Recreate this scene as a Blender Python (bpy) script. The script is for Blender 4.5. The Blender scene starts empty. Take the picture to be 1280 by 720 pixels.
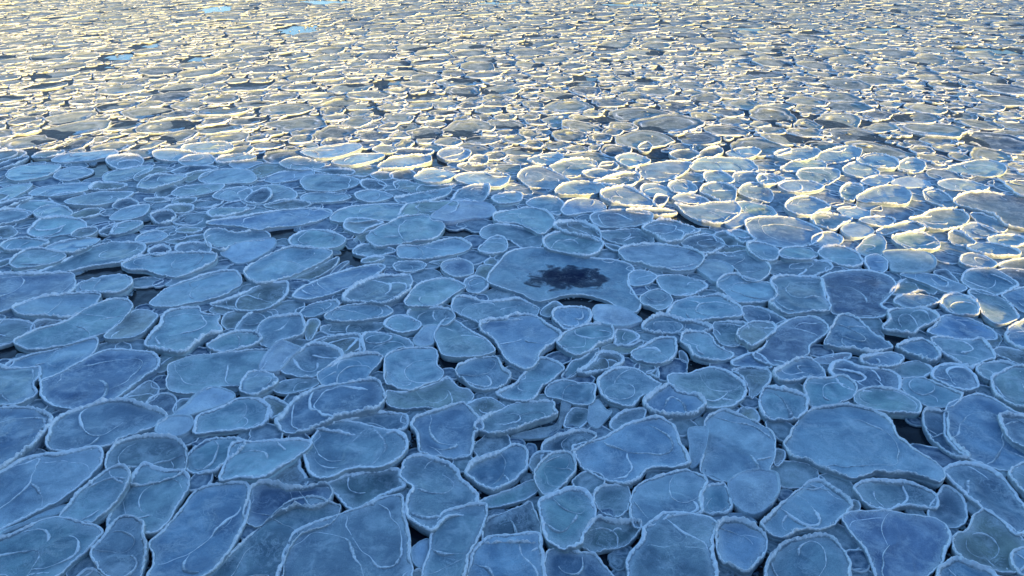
import bpy, math, random
import numpy as np
from mathutils import Vector

sc = bpy.context.scene
# ------------------------------------------------------------------ camera
cam = bpy.data.objects.new('camera', bpy.data.cameras.new('camera'))
sc.collection.objects.link(cam)
cam.location = (0, 0, 5.0)
cam.rotation_euler = (math.radians(90 - 27.4), 0, 0)
cam.data.sensor_width = 36; cam.data.lens = 26.0
cam.data.clip_start = 0.1; cam.data.clip_end = 6000
sc.camera = cam
# ------------------------------------------------------------------ light
SUN_EL, SUN_AZ = math.radians(10.0), math.radians(45.0)      # low sun behind the viewer, over the right shoulder
w = bpy.data.worlds.new('World'); sc.world = w; w.use_nodes = True
nt = w.node_tree
sky = nt.nodes.new('ShaderNodeTexSky'); sky.sky_type = 'NISHITA'; sky.sun_disc = False
sky.sun_elevation = SUN_EL; sky.sun_rotation = math.pi - SUN_AZ
sky.air_density = 1.0; sky.dust_density = 0.4; sky.ozone_density = 4.0
bg = nt.nodes['Background']; bg.inputs['Strength'].default_value = 0.13
nt.links.new(sky.outputs['Color'], bg.inputs['Color'])
sd = bpy.data.lights.new('sun', 'SUN'); sd.energy = 2.9; sd.angle = math.radians(0.6); sd.color = (1.0, 0.66, 0.14)
sun = bpy.data.objects.new('sun', sd); sc.collection.objects.link(sun)
sdir = Vector((math.sin(SUN_AZ) * math.cos(SUN_EL), -math.cos(SUN_AZ) * math.cos(SUN_EL), math.sin(SUN_EL)))
sun.rotation_euler = sdir.to_track_quat('Z', 'Y').to_euler(); sun.location = (20, -30, 15)
vs = sc.view_settings
vs.view_transform = 'Standard'; vs.look = 'None'; vs.exposure = 1.9; vs.gamma = 1.0; vs.use_curve_mapping = False

rng = np.random.default_rng(11); random.seed(4)

# ------------------------------------------------------------------ helpers
def _hash(ix, iy, s):
    h = (ix.astype(np.int64) * 374761393 + iy.astype(np.int64) * 668265263 + s * 1442695041) & 0xffffffff
    h = ((h ^ (h >> 13)) * 1274126177) & 0xffffffff
    return ((h ^ (h >> 16)) & 0xffff) / 32767.5 - 1.0
def noise(x, y, s=0):
    x = np.asarray(x, float); y = np.asarray(y, float)
    ix = np.floor(x); iy = np.floor(y); fx = x - ix; fy = y - iy
    fx = fx * fx * (3 - 2 * fx); fy = fy * fy * (3 - 2 * fy)
    a = _hash(ix, iy, s); b = _hash(ix + 1, iy, s); c = _hash(ix, iy + 1, s); d = _hash(ix + 1, iy + 1, s)
    return (a * (1 - fx) + b * fx) * (1 - fy) + (c * (1 - fx) + d * fx) * fy

def mesh_np(name, V, Q, mats, mat_idx=None, attr=None, smooth=True):
    """V (n,3), Q list of (k,4) or (k,3) index arrays."""
    me = bpy.data.meshes.new(name)
    V = np.asarray(V, np.float32)
    loops = np.concatenate([q.ravel() for q in Q]).astype(np.int32)
    tot = np.concatenate([np.full(len(q), q.shape[1], np.int32) for q in Q])
    start = np.concatenate([[0], np.cumsum(tot)[:-1]]).astype(np.int32)
    me.vertices.add(len(V)); me.vertices.foreach_set('co', V.ravel())
    me.loops.add(len(loops)); me.loops.foreach_set('vertex_index', loops)
    me.polygons.add(len(tot)); me.polygons.foreach_set('loop_start', start); me.polygons.foreach_set('loop_total', tot)
    me.polygons.foreach_set('use_smooth', np.full(len(tot), smooth, bool))
    for m in mats: me.materials.append(m)
    if mat_idx is not None: me.polygons.foreach_set('material_index', np.asarray(mat_idx, np.int32))
    if attr is not None:
        a = me.attributes.new('edge', 'FLOAT', 'POINT'); a.data.foreach_set('value', np.asarray(attr, np.float32))
    me.update(calc_edges=True)
    return me
def link(name, me, parent=None, loc=None, **props):
    o = bpy.data.objects.new(name, me); sc.collection.objects.link(o)
    if loc is not None: o.location = loc
    if parent is not None: o.parent = parent
    for k, v in props.items(): o[k] = v
    return o

# ------------------------------------------------------------------ materials
def mat(name):
    m = bpy.data.materials.new(name); m.use_nodes = True
    t = m.node_tree; return m, t, t.nodes['Principled BSDF']
def nd(t, kind, **kw):
    n = t.nodes.new(kind)
    for k, v in kw.items():
        if k.startswith('i_'): n.inputs[k[2:].replace('_', ' ')].default_value = v
        else: setattr(n, k, v)
    return n
def ramp(t, src, stops):
    r = t.nodes.new('ShaderNodeValToRGB'); e = r.color_ramp.elements
    e[0].position, e[0].color = stops[0][0], (*stops[0][1], 1); e[1].position, e[1].color = stops[-1][0], (*stops[-1][1], 1)
    for p, c in stops[1:-1]:
        x = e.new(p); x.color = (*c, 1)
    t.links.new(src, r.inputs['Fac']); return r.outputs['Color']
def mixc(t, fac, a, b, mode='MIX'):
    n = t.nodes.new('ShaderNodeMix'); n.data_type = 'RGBA'; n.blend_type = mode
    for v, s in ((fac, 0), (a, 6), (b, 7)):
        if hasattr(v, 'links') or hasattr(v, 'is_output'): t.links.new(v, n.inputs[s])
        else: n.inputs[s].default_value = v if s == 0 else (*v, 1)
    return n.outputs[2]
def math_(t, op, a, b=0.0):
    n = t.nodes.new('ShaderNodeMath'); n.operation = op
    for i, v in enumerate((a, b)):
        if hasattr(v, 'is_output'): t.links.new(v, n.inputs[i])
        else: n.inputs[i].default_value = v
    return n.outputs[0]

def ice_material(name, island=False, thaw=None, wet=None):
    m, t, b = mat(name)
    geo = nd(t, 'ShaderNodeNewGeometry'); pos = geo.outputs['Position']
    n1 = nd(t, 'ShaderNodeTexNoise', i_Scale=2.3, i_Detail=5.0, i_Roughness=0.6, i_Distortion=0.6); t.links.new(pos, n1.inputs['Vector'])
    col = ramp(t, n1.outputs['Fac'], [(0.28, (0.125, 0.170, 0.215)), (0.43, (0.205, 0.255, 0.292)), (0.56, (0.295, 0.345, 0.365)), (0.72, (0.43, 0.475, 0.475))])
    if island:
        rp = ramp(t, geo.outputs['Random Per Island'], [(0.0, (0.42, 0.49, 0.58)), (0.35, (0.76, 0.76, 0.71)), (0.65, (0.92, 0.87, 0.73)), (1.0, (1.30, 1.18, 0.93))])  # tones vary by floe; their warm lean paints sunlight into the far ice
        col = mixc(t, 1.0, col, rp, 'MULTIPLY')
    else:
        oi = nd(t, 'ShaderNodeObjectInfo')
        col = mixc(t, 1.0, col, oi.outputs['Color'], 'MULTIPLY')
    if wet: col = mixc(t, 1.0, col, wet, 'MULTIPLY')
    # milky wisps frozen in
    n2 = nd(t, 'ShaderNodeTexNoise', i_Scale=6.0, i_Detail=7.0, i_Roughness=0.65, i_Distortion=1.6); t.links.new(pos, n2.inputs['Vector'])
    wis = math_(t, 'ABSOLUTE', math_(t, 'SUBTRACT', n2.outputs['Fac'], 0.5))
    wf = ramp(t, wis, [(0.0, (0.55, 0.55, 0.55)), (0.012, (0.22, 0.22, 0.22)), (0.05, (0, 0, 0))])
    n3 = nd(t, 'ShaderNodeTexNoise', i_Scale=3.1, i_Detail=2.0); t.links.new(pos, n3.inputs['Vector'])
    gate = ramp(t, n3.outputs['Fac'], [(0.48, (0, 0, 0)), (0.62, (1, 1, 1))])
    wf = mixc(t, 1.0, wf, gate, 'MULTIPLY')
    col = mixc(t, wf, col, (0.66, 0.73, 0.76))
    # hoar near the edge and specks of frost
    ed = nd(t, 'ShaderNodeAttribute', attribute_name='edge')
    n4 = nd(t, 'ShaderNodeTexNoise', i_Scale=38.0, i_Detail=4.0, i_Roughness=0.7); t.links.new(pos, n4.inputs['Vector'])
    ef = math_(t, 'MULTIPLY', ed.outputs['Fac'], n4.outputs['Fac'])
    ef = math_(t, 'MULTIPLY', ef, 1.0)
    col = mixc(t, ef, col, (0.66, 0.71, 0.72))
    n5 = nd(t, 'ShaderNodeTexNoise', i_Scale=55.0, i_Detail=3.0, i_Roughness=0.6); t.links.new(pos, n5.inputs['Vector'])
    sp = ramp(t, n5.outputs['Fac'], [(0.66, (0, 0, 0)), (0.73, (0.8, 0.8, 0.8))])
    sp = mixc(t, 1.0, sp, gate, 'MULTIPLY')
    col = mixc(t, sp, col, (0.72, 0.77, 0.78))
    n8 = nd(t, 'ShaderNodeTexNoise', i_Scale=140.0, i_Detail=3.0, i_Roughness=0.75); t.links.new(pos, n8.inputs['Vector'])
    col = mixc(t, 1.0, col, ramp(t, n8.outputs['Fac'], [(0.30, (0.72, 0.74, 0.76)), (0.52, (1, 1, 1)), (0.70, (1.35, 1.32, 1.28))]), 'MULTIPLY')
    n9 = nd(t, 'ShaderNodeTexNoise', i_Scale=4.5, i_Detail=7.0, i_Roughness=0.72, i_Distortion=0.5); t.links.new(pos, n9.inputs['Vector'])
    col = mixc(t, ramp(t, n9.outputs['Fac'], [(0.50, (0, 0, 0)), (0.74, (0.60, 0.60, 0.60))]), col, (0.70, 0.74, 0.74))
    rough = 0.6 if island else 0.30
    if thaw:
        mp = nd(t, 'ShaderNodeMapping'); mp.inputs['Location'].default_value = (-thaw[0] / 0.72, -thaw[1] / 0.44, 0); mp.inputs['Scale'].default_value = (1 / 0.72, 1 / 0.44, 0)
        t.links.new(pos, mp.inputs['Vector'])
        ln = nd(t, 'ShaderNodeVectorMath', operation='LENGTH'); t.links.new(mp.outputs[0], ln.inputs[0])
        n6 = nd(t, 'ShaderNodeTexNoise', i_Scale=3.6, i_Detail=4.0, i_Roughness=0.58, i_Distortion=0.5); t.links.new(pos, n6.inputs['Vector'])
        v = math_(t, 'SUBTRACT', ln.outputs['Value'], math_(t, 'MULTIPLY', math_(t, 'SUBTRACT', n6.outputs['Fac'], 0.5), 2.1))
        tf = ramp(t, v, [(0.25, (1.0, 1.0, 1.0)), (0.70, (0.90, 0.90, 0.90)), (1.0, (0.62, 0.62, 0.62)), (1.35, (0.25, 0.25, 0.25)), (1.75, (0, 0, 0))])
        tf = mixc(t, mixc(t, 0.35, (0, 0, 0), wf), tf, (0, 0, 0))
        col = mixc(t, tf, col, (0.003, 0.010, 0.040))
        soaked = math_(t, 'SUBTRACT', 0.36, math_(t, 'MULTIPLY', tf, 0.33))
    t.links.new(col, b.inputs['Base Color'])
    b.inputs['Roughness'].default_value = rough; b.inputs['Specular IOR Level'].default_value = 0.15 if island else 0.5
    if thaw: t.links.new(soaked, b.inputs['Specular IOR Level'])
    b.inputs['IOR'].default_value = 1.31
    bp = nd(t, 'ShaderNodeBump', i_Strength=0.5, i_Distance=0.015)
    n7 = nd(t, 'ShaderNodeTexNoise', i_Scale=26.0, i_Detail=6.0, i_Roughness=0.62); t.links.new(pos, n7.inputs['Vector'])
    hh = math_(t, 'ADD', math_(t, 'ADD', n7.outputs['Fac'], math_(t, 'MULTIPLY', n8.outputs['Fac'], 0.35)), math_(t, 'MULTIPLY', wf, 0.7))
    t.links.new(hh, bp.inputs['Height']); t.links.new(bp.outputs[0], b.inputs['Normal'])
    return m
def frost_material(name):
    """rime: white and crumbly on the crest, bare pale ice on the flanks"""
    m, t, b = mat(name)
    geo = nd(t, 'ShaderNodeNewGeometry'); pos = geo.outputs['Position']
    n1 = nd(t, 'ShaderNodeTexNoise', i_Scale=34.0, i_Detail=5.0, i_Roughness=0.7); t.links.new(pos, n1.inputs['Vector'])
    n2 = nd(t, 'ShaderNodeTexNoise', i_Scale=3.5, i_Detail=4.0); t.links.new(pos, n2.inputs['Vector'])
    ed = nd(t, 'ShaderNodeAttribute', attribute_name='edge')
    v = math_(t, 'ADD', ed.outputs['Fac'], math_(t, 'ADD', math_(t, 'MULTIPLY', math_(t, 'SUBTRACT', n1.outputs['Fac'], 0.5), 1.5), math_(t, 'MULTIPLY', math_(t, 'SUBTRACT', n2.outputs['Fac'], 0.5), 1.1)))
    f = ramp(t, v, [(0.32, (0, 0, 0)), (0.74, (1, 1, 1))])
    bare = ramp(t, n2.outputs['Fac'], [(0.35, (0.24, 0.30, 0.345)), (0.65, (0.42, 0.475, 0.49))])
    col = mixc(t, f, bare, (0.93, 0.935, 0.93))
    t.links.new(col, b.inputs['Base Color']); b.inputs['Roughness'].default_value = 0.8; b.inputs['Specular IOR Level'].default_value = 0.06
    bp = nd(t, 'ShaderNodeBump', i_Strength=0.9, i_Distance=0.012)
    n3 = nd(t, 'ShaderNodeTexNoise', i_Scale=75.0, i_Detail=5.0, i_Roughness=0.7); t.links.new(pos, n3.inputs['Vector'])
    t.links.new(n3.outputs['Fac'], bp.inputs['Height']); t.links.new(bp.outputs[0], b.inputs['Normal'])
    return m
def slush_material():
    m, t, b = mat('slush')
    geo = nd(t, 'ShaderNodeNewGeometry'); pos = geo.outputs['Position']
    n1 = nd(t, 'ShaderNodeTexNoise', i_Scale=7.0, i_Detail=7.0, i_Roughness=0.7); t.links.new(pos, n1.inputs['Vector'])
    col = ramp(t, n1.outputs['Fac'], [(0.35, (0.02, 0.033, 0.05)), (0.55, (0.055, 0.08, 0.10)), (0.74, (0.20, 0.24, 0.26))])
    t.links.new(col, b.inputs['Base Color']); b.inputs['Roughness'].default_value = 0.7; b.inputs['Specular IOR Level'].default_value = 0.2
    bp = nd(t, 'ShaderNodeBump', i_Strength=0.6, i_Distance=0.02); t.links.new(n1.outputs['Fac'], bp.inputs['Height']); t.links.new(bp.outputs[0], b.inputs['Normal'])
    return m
def water_material():
    m, t, b = mat('sea_water')
    geo = nd(t, 'ShaderNodeNewGeometry'); pos = geo.outputs['Position']
    b.inputs['Base Color'].default_value = (0.004, 0.009, 0.016, 1); b.inputs['Roughness'].default_value = 0.15; b.inputs['IOR'].default_value = 1.333; b.inputs['Specular IOR Level'].default_value = 0.28
    n1 = nd(t, 'ShaderNodeTexNoise', i_Scale=5.0, i_Detail=3.0); t.links.new(pos, n1.inputs['Vector'])
    bp = nd(t, 'ShaderNodeBump', i_Strength=0.35, i_Distance=0.03); t.links.new(n1.outputs['Fac'], bp.inputs['Height']); t.links.new(bp.outputs[0], b.inputs['Normal'])
    return m
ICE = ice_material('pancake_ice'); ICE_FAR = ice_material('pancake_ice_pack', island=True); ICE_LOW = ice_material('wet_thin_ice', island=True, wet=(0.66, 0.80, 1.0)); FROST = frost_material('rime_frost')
SLUSH = slush_material(); WATER = water_material()

# ------------------------------------------------------------------ the setting: sea, unseen block added behind the viewer to cast the shadow
link('sea_water', mesh_np('sea_water', [(-3000, -3000, 0), (3000, -3000, 0), (3000, 3000, 0), (-3000, 3000, 0)], [np.array([[0, 1, 2, 3]])], [WATER]), kind='structure')

def shadow_caster():
    m, t, b = mat('caster_concrete')
    n1 = nd(t, 'ShaderNodeTexNoise', i_Scale=1.5, i_Detail=8.0); geo = nd(t, 'ShaderNodeNewGeometry'); t.links.new(geo.outputs['Position'], n1.inputs['Vector'])
    t.links.new(ramp(t, n1.outputs['Fac'], [(0.3, (0.16, 0.15, 0.14)), (0.7, (0.32, 0.31, 0.29))]), b.inputs['Base Color']); b.inputs['Roughness'].default_value = 0.85
    # edge line of the unseen caster (x, y), bent to shape its shadow edge: runs nearly square to the view, then falls back
    line = [(-45, 4.1), (12.8, -1.68), (95, -39.55)]
    top = 3.3
    V, Q = [], []
    def prism(pts, z0, z1):
        k = len(V); n = len(pts)
        for z in (z0, z1):
            for p in pts: V.append((p[0], p[1], z))
        Q.append(np.array([[k + i, k + (i + 1) % n, k + n + (i + 1) % n, k + n + i] for i in range(n)]))
        if n == 4: Q.append(np.array([[k + 3, k + 2, k + 1, k]])); Q.append(np.array([[k + n + i for i in range(4)]]))
    for a, c in zip(line[:-1], line[1:]):
        prism([(a[0], a[1] - 9), (c[0], c[1] - 9), c, a], -3, top)
    q = link('shadow_caster', mesh_np('shadow_caster', V, Q, [m], smooth=False), kind='structure')
    # added lip sets how far the shadow reaches; one slot lets sun flecks through
    V, Q = [], []
    def along(a, c, f): return (a[0] + (c[0] - a[0]) * f, a[1] + (c[1] - a[1]) * f)
    def off(p, d): return (p[0], p[1] - d)
    a, c = line[0], line[1]; e = line[2]
    S = (7.88, 9.68, 3.51, 3.801)
    L2 = math.hypot(e[0] - c[0], e[1] - c[1])
    segs = [(a, c, 3.302, 4.39)]
    f0, f1 = S[0] / L2, S[1] / L2
    p0, p1 = along(c, e, f0), along(c, e, f1)
    segs += [(c, p0, 3.302, 4.39), (p1, e, 3.302, 4.39), (p0, p1, S[3], 4.39)]
    for s0, s1, z0, z1 in segs:
        prism([off(s0, 0.22), off(s1, 0.22), off(s1, 0.05), off(s0, 0.05)], z0, z1)
    link('shadow_caster_lip', mesh_np('shadow_caster_lip', V, Q, [m], smooth=False), parent=q)
shadow_caster()

# ------------------------------------------------------------------ ice pancakes
def catmull(pts, n):
    P = np.asarray(pts, float); k = len(P); out = []
    for i in range(k):
        p0, p1, p2, p3 = P[i - 1], P[i], P[(i + 1) % k], P[(i + 2) % k]
        t = np.linspace(0, 1, 14, endpoint=False)[:, None]
        out.append(0.5 * ((2 * p1) + (-p0 + p2) * t + (2 * p0 - 5 * p1 + 4 * p2 - p3) * t ** 2 + (-p0 + 3 * p1 - 3 * p2 + p3) * t ** 3))
    C = np.vstack(out)
    d = np.linalg.norm(np.roll(C, -1, 0) - C, axis=1); s = np.concatenate([[0], np.cumsum(d)]); u = np.linspace(0, s[-1], n, endpoint=False)
    CC = np.vstack([C, C[:1]])
    return np.stack([np.interp(u, s, CC[:, 0]), np.interp(u, s, CC[:, 1])], 1), s[-1]
def inward(P):
    T = np.roll(P, -1, 0) - np.roll(P, 1, 0); T /= np.linalg.norm(T, axis=1)[:, None] + 1e-9
    return np.stack([-T[:, 1], T[:, 0]], 1)
def blur(P, k):
    for _ in range(k): P = (np.roll(P, 1, 0) + 2 * P + np.roll(P, -1, 0)) / 4
    return P
def star_centre(P):
    lo, hi = P.min(0), P.max(0); best = None
    E = np.roll(P, -1, 0) - P; L = np.linalg.norm(E, axis=1) + 1e-9
    for fx in np.linspace(0.2, 0.8, 13):
        for fy in np.linspace(0.2, 0.8, 13):
            c = lo + (hi - lo) * (fx, fy)
            d = ((E[:, 0] * (c[1] - P[:, 1]) - E[:, 1] * (c[0] - P[:, 0])) / L).min()
            if best is None or d > best[0]: best = (d, c)
    return best[1], best[0]
def ring_quads(rings, n, k0=0):
    Q = []
    i = np.arange(n); j = (i + 1) % n
    for r in range(rings - 1):
        Q.append(np.stack([k0 + r * n + i, k0 + r * n + j, k0 + (r + 1) * n + j, k0 + (r + 1) * n + i], 1))
    return np.vstack(Q)

def pancake(pts, flags, rs, res=0.022, ridges=True):
    """One ice pancake from its outline in metres. Returns centre, slab arrays, rim arrays, list of ridge arrays."""
    P0 = np.asarray(pts, float)
    ar = 0.5 * np.sum(P0[:, 0] * np.roll(P0[:, 1], -1) - np.roll(P0[:, 0], -1) * P0[:, 1])
    if ar < 0: P0 = P0[::-1]
    ar = abs(ar)
    _, per = catmull(P0, 40)
    n = int(np.clip(per / res, 30, 150))
    P, per = catmull(P0, n)
    c0 = P.mean(0)
    grow = 1.05 if 'l' in flags else (1.0 if 'u' in flags else 1.02)
    P = c0 + (P - c0) * grow
    # ragged outline
    N = inward(P)
    sx = rs.integers(0, 9999); amp = 0.5 if 'p' in flags else 1.0
    P = P + N * (amp * (0.012 * noise(P[:, 0] * 7, P[:, 1] * 7, sx) + 0.007 * noise(P[:, 0] * 22, P[:, 1] * 22, sx + 1)))[:, None]
    c, clear = star_centre(P)
    P = P - c; rad = np.linalg.norm(P, axis=1); rmin = max(0.03, clear)
    size = math.sqrt(ar)
    wr = min((0.029 if size > 0.35 else 0.024) * rs.uniform(0.70, 1.5), 0.30 * rmin + 0.004)
    if 'p' in flags: wr *= 0.8
    N = blur(inward(P), 2)
    Qd = blur(P + N * wr, 2)
    # level, tilt, dish
    base = 0.030 + (0.024 if 'u' in flags else (-0.010 if 'l' in flags else 0.0)) + rs.uniform(-0.010, 0.014)
    tl = 0.055 if 'p' in flags else (0.012 if 'l' in flags else 0.042)
    tx, ty = rs.normal(0, tl, 2)
    tx, ty = np.clip([tx, ty], -0.032 / max(size, .2), 0.032 / max(size, .2))
    dish = rs.uniform(0.004, 0.016) * min(1, size / 0.5)
    hr = rs.choice([0.5, 0.75, 1.0, 1.0, 1.25]) * (0.021 if size > 0.35 else 0.016) * rs.uniform(0.8, 1.3) * (0.45 if 'p' in flags else 1)
    plates = []
    if ridges and 'p' not in flags:
        k = rs.choice([0, 1, 1]) if size < 0.35 else (rs.choice([1, 2, 2]) if size < 0.6 else rs.choice([2, 3, 3]))
        if 'd' in flags: k = 1
        if 't' in flags: k = 0
        th0 = rs.uniform(0, 6.283)
        for _ in range(k):
            th = th0 % 6.283; q = rs.uniform(0.25, 0.60)
            j = int(th / 6.283 * n) % n
            ctr = Qd[j] * q
            e = np.array([rs.uniform(0.30, 0.50), rs.uniform(0.20, 0.34)]) * size * rs.uniform(0.8, 1.25)
            th0 += 2.2 + rs.uniform(-0.5, 0.5)
            plates.append((ctr, e, rs.uniform(0, 3.14), rs.uniform(0.006, 0.016) * rs.choice([1, 1, -1]), rs.integers(0, 9999)))
    def plate_d(X, Y, pl):
        ctr, e, a, hgt, s = pl
        dx, dy = X - ctr[0], Y - ctr[1]
        u = (dx * math.cos(a) + dy * math.sin(a)) / e[0]; v = (-dx * math.sin(a) + dy * math.cos(a)) / e[1]
        return np.hypot(u, v) + 0.30 * noise(dx * 2.6 / max(size, .2) + 7, dy * 2.4 / max(size, .2), s) + 0.10 * noise(dx * 9, dy * 9, s + 1)
    def top(X, Y, t):
        z = base + dish * t ** 3 + 0.008 * noise((X + c[0]) * 2.6, (Y + c[1]) * 2.6, 5) * min(1, size / 0.5) + 0.0035 * noise((X + c[0]) * 9, (Y + c[1]) * 9, 6)
        for pl in plates:
            d = plate_d(X, Y, pl); z = z + pl[3] * np.clip((1.12 - d) / 0.24, 0, 1) * np.clip((1 - t) / 0.12, 0, 1)
        if 'p' in flags: z = z + 0.02 * (1 - t ** 2)
        return z
    tilt = lambda X, Y: tx * X + ty * Y
    rings, zs, ed = [], [], []
    one = np.ones(n)
    zt = top(Qd[:, 0], Qd[:, 1], 1.0)
    rings += [P * 0.97 + N * 0.02, P + N * 0.004, P, P + N * wr * 0.35]; zs += [-0.09 * one, -0.012 * one, zt - 0.012, zt + 0.001]; ed += [0 * one, 0.25 * one, 0.6 * one, one]
    tt = [1.0, 0.965, 0.92, 0.86, 0.79, 0.71, 0.63, 0.55, 0.47, 0.39, 0.31, 0.23, 0.15, 0.07]
    if size < 0.3: tt = [1.0, 0.93, 0.83, 0.70, 0.56, 0.40, 0.22, 0.08]
    for t in tt:
        R = Qd * t if t > 0.9 else (Qd * t * (1 - (0.9 - t) * 0.35) + blur(Qd, 6) * t * (0.9 - t) * 0.35)
        rings.append(R); zs.append(top(R[:, 0], R[:, 1], t)); ed.append(np.full(n, max(0, 1 - (1 - t) * size * 0.5 / 0.07) * 0.9))
    V = np.concatenate([np.column_stack([r, z + tilt(r[:, 0], r[:, 1])]) for r, z in zip(rings, zs)])
    lift = max(0.0, 0.016 - float(V[4 * n:, 2].min())); zt = zt + lift; base += lift
    V[2 * n:, 2] += lift
    V = np.vstack([V, [[0, 0, float(V[-n:, 2].mean())]]])
    k = len(rings); Q = ring_quads(k, n)
    i = np.arange(n); fan = np.stack([(k - 1) * n + i, (k - 1) * n + (i + 1) % n, np.full(n, k * n)], 1)
    slab = (V, [Q, fan], np.concatenate(ed + [[0.0]]))
    # frosted rim: a crumbled, swollen lip riding on the edge
    nr = int(np.clip(per / (res * 0.55), 40, 320))
    f = np.linspace(0, n, nr, endpoint=False); ii = f.astype(int) % n; fr = (f - f.astype(int))[:, None]
    lerp = lambda A: A[ii] * (1 - fr) + A[(ii + 1) % n] * fr
    Pc, Nc = lerp(P), lerp(N); Zc = lerp(zt[:, None])[:, 0]
    gx, gy = Pc[:, 0] + c[0], Pc[:, 1] + c[1]
    mod = np.clip(0.95 + 0.85 * noise(gx * 2.6, gy * 2.6, sx + 2) + 0.35 * noise(gx * 16, gy * 16, sx + 3) + 0.40 * noise(gx * 42, gy * 42, sx + 8), 0.10, 2.3)
    if 'p' in flags: mod = np.clip(mod, 0.5, 1.2)
    prof = [(-0.06, -0.020), (-0.10, 0.25), (0.08, 0.95), (0.36, 1.0), (0.66, 0.60), (0.90, 0.22), (1.12, -0.12)]
    RV = []
    for kph, (fo, fz) in enumerate(prof):
        jit = 1 + (0.10 if 'p' in flags else (0.26 if 1 < kph < 5 else 0.12)) * noise(gx * 52 + kph * 3.7, gy * 52 + kph * 5.1, sx + 4)
        offs = wr * (0.02 + fo * (0.45 + 0.55 * mod) * (jit if kph else 1))
        z = Zc + (fz if fz < 0 and kph == 0 else fz * hr * 1.2 * mod * jit) + (0.002 if kph < 5 else -0.001)
        X = Pc + Nc * offs[:, None]
        RV.append(np.column_stack([X, z + tilt(X[:, 0], X[:, 1])]))
    phis = prof
    RQ = ring_quads(len(phis), nr)
    rim = [np.vstack(RV), [RQ], np.concatenate([np.full(nr, a_) for a_ in (0.0, 0.30, 0.80, 1.0, 0.80, 0.35, 0.0)])]
    # loose crumbs of frost stuck to the rim
    if 'p' not in flags and ridges:
        m = int(per * 8)
        oc = np.array([[1, 0, 0], [0, 1, 0], [-1, 0, 0], [0, -1, 0], [0, 0, 1.0], [0, 0, -1]])
        of = np.array([[0, 1, 4], [1, 2, 4], [2, 3, 4], [3, 0, 4], [1, 0, 5], [2, 1, 5], [3, 2, 5], [0, 3, 5]])
        cv, cf = [], []; k0 = len(rim[0])
        for q in range(m):
            j = rs.integers(0, nr); s = rs.uniform(0.004, 0.010) * min(1, 0.5 + size)
            pp = Pc[j] + Nc[j] * rs.normal(wr * 0.6, wr * 0.45)
            zz = Zc[j] + hr * mod[j] * rs.uniform(0.3, 1.0) + tx * pp[0] + ty * pp[1]
            a = rs.uniform(0, 1.57); ro = np.array([[math.cos(a), -math.sin(a), 0], [math.sin(a), math.cos(a), 0], [0, 0, 1]])
            cv.append((oc * rs.uniform(0.6, 1.4, (6, 1)) * s) @ ro + (pp[0], pp[1], zz)); cf.append(of + k0 + 6 * q)
        if cv: rim[0] = np.vstack([rim[0]] + cv); rim[2] = np.concatenate([rim[2], np.full(6 * m, 0.9)]); rim[1] = [RQ, np.vstack(cf)]
    # inner ridges: older rims frozen into the pancake
    rid = []
    ang = np.unwrap(np.arctan2(Qd[:, 1], Qd[:, 0])); o = np.argsort(np.mod(ang, 6.28318)); am = np.mod(ang, 6.28318)[o]; rm = np.linalg.norm(Qd, axis=1)[o]
    edge_r = lambda a: np.interp(np.mod(a, 6.28318), am, rm, period=6.28318)
    for ip, pl in enumerate(plates):
        ctr, e, a, hgt, s = pl
        full = rs.uniform(0.55, 0.98) * 6.283; st = rs.uniform(0, 6.283)
        m = max(8, int(full * e.mean() / (res * 0.75))); th = np.linspace(st, st + full, m)
        # solve plate_d == 1 along each ray
        r = np.ones(m)
        for _ in range(5):
            X = ctr[0] + (r * e[0] * np.cos(th)) * math.cos(a) - (r * e[1] * np.sin(th)) * math.sin(a)
            Y = ctr[1] + (r * e[0] * np.cos(th)) * math.sin(a) + (r * e[1] * np.sin(th)) * math.cos(a)
            r = np.clip(r * (1 - 0.7 * (plate_d(X, Y, pl) - 1)), 0.3, 1.8)
        r = np.convolve(np.pad(r, 2, mode='edge'), [.1, .2, .4, .2, .1], 'valid')
        X = ctr[0] + (r * e[0] * np.cos(th)) * math.cos(a) - (r * e[1] * np.sin(th)) * math.sin(a)
        Y = ctr[1] + (r * e[0] * np.cos(th)) * math.sin(a) + (r * e[1] * np.sin(th)) * math.cos(a)
        tq = np.hypot(X, Y) / edge_r(np.arctan2(Y, X))
        ok = tq < 0.985
        for pj in plates[:ip]: ok &= plate_d(X, Y, pj) > 1.02
        # longest run inside
        best = (0, 0); q0 = None
        for q in range(m + 1):
            if q < m and ok[q]:
                if q0 is None: q0 = q
            elif q0 is not None:
                if q - q0 > best[1] - best[0]: best = (q0, q)
                q0 = None
        X, Y, tq = X[best[0]:best[1]], Y[best[0]:best[1]], tq[best[0]:best[1]]
        m = len(X)
        if m < 6: continue
        C = np.column_stack([X, Y]); T = np.gradient(C, axis=0); T /= np.linalg.norm(T, axis=1)[:, None] + 1e-9; S = np.column_stack([-T[:, 1], T[:, 0]])
        taper = np.minimum(1, np.minimum(np.arange(m), np.arange(m)[::-1]) / (m * 0.10) + 0.25)
        mod = np.clip(0.55 + 0.95 * noise((X + c[0]) * 5, (Y + c[1]) * 5, s + 5) + 0.4 * noise((X + c[0]) * 30, (Y + c[1]) * 30, s + 6), 0.06, 1.9) * taper
        hw = wr * rs.uniform(0.32, 0.70); hh = hr * rs.uniform(0.3, 0.7)
        z0 = top(X, Y, tq)
        rv = []
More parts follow.
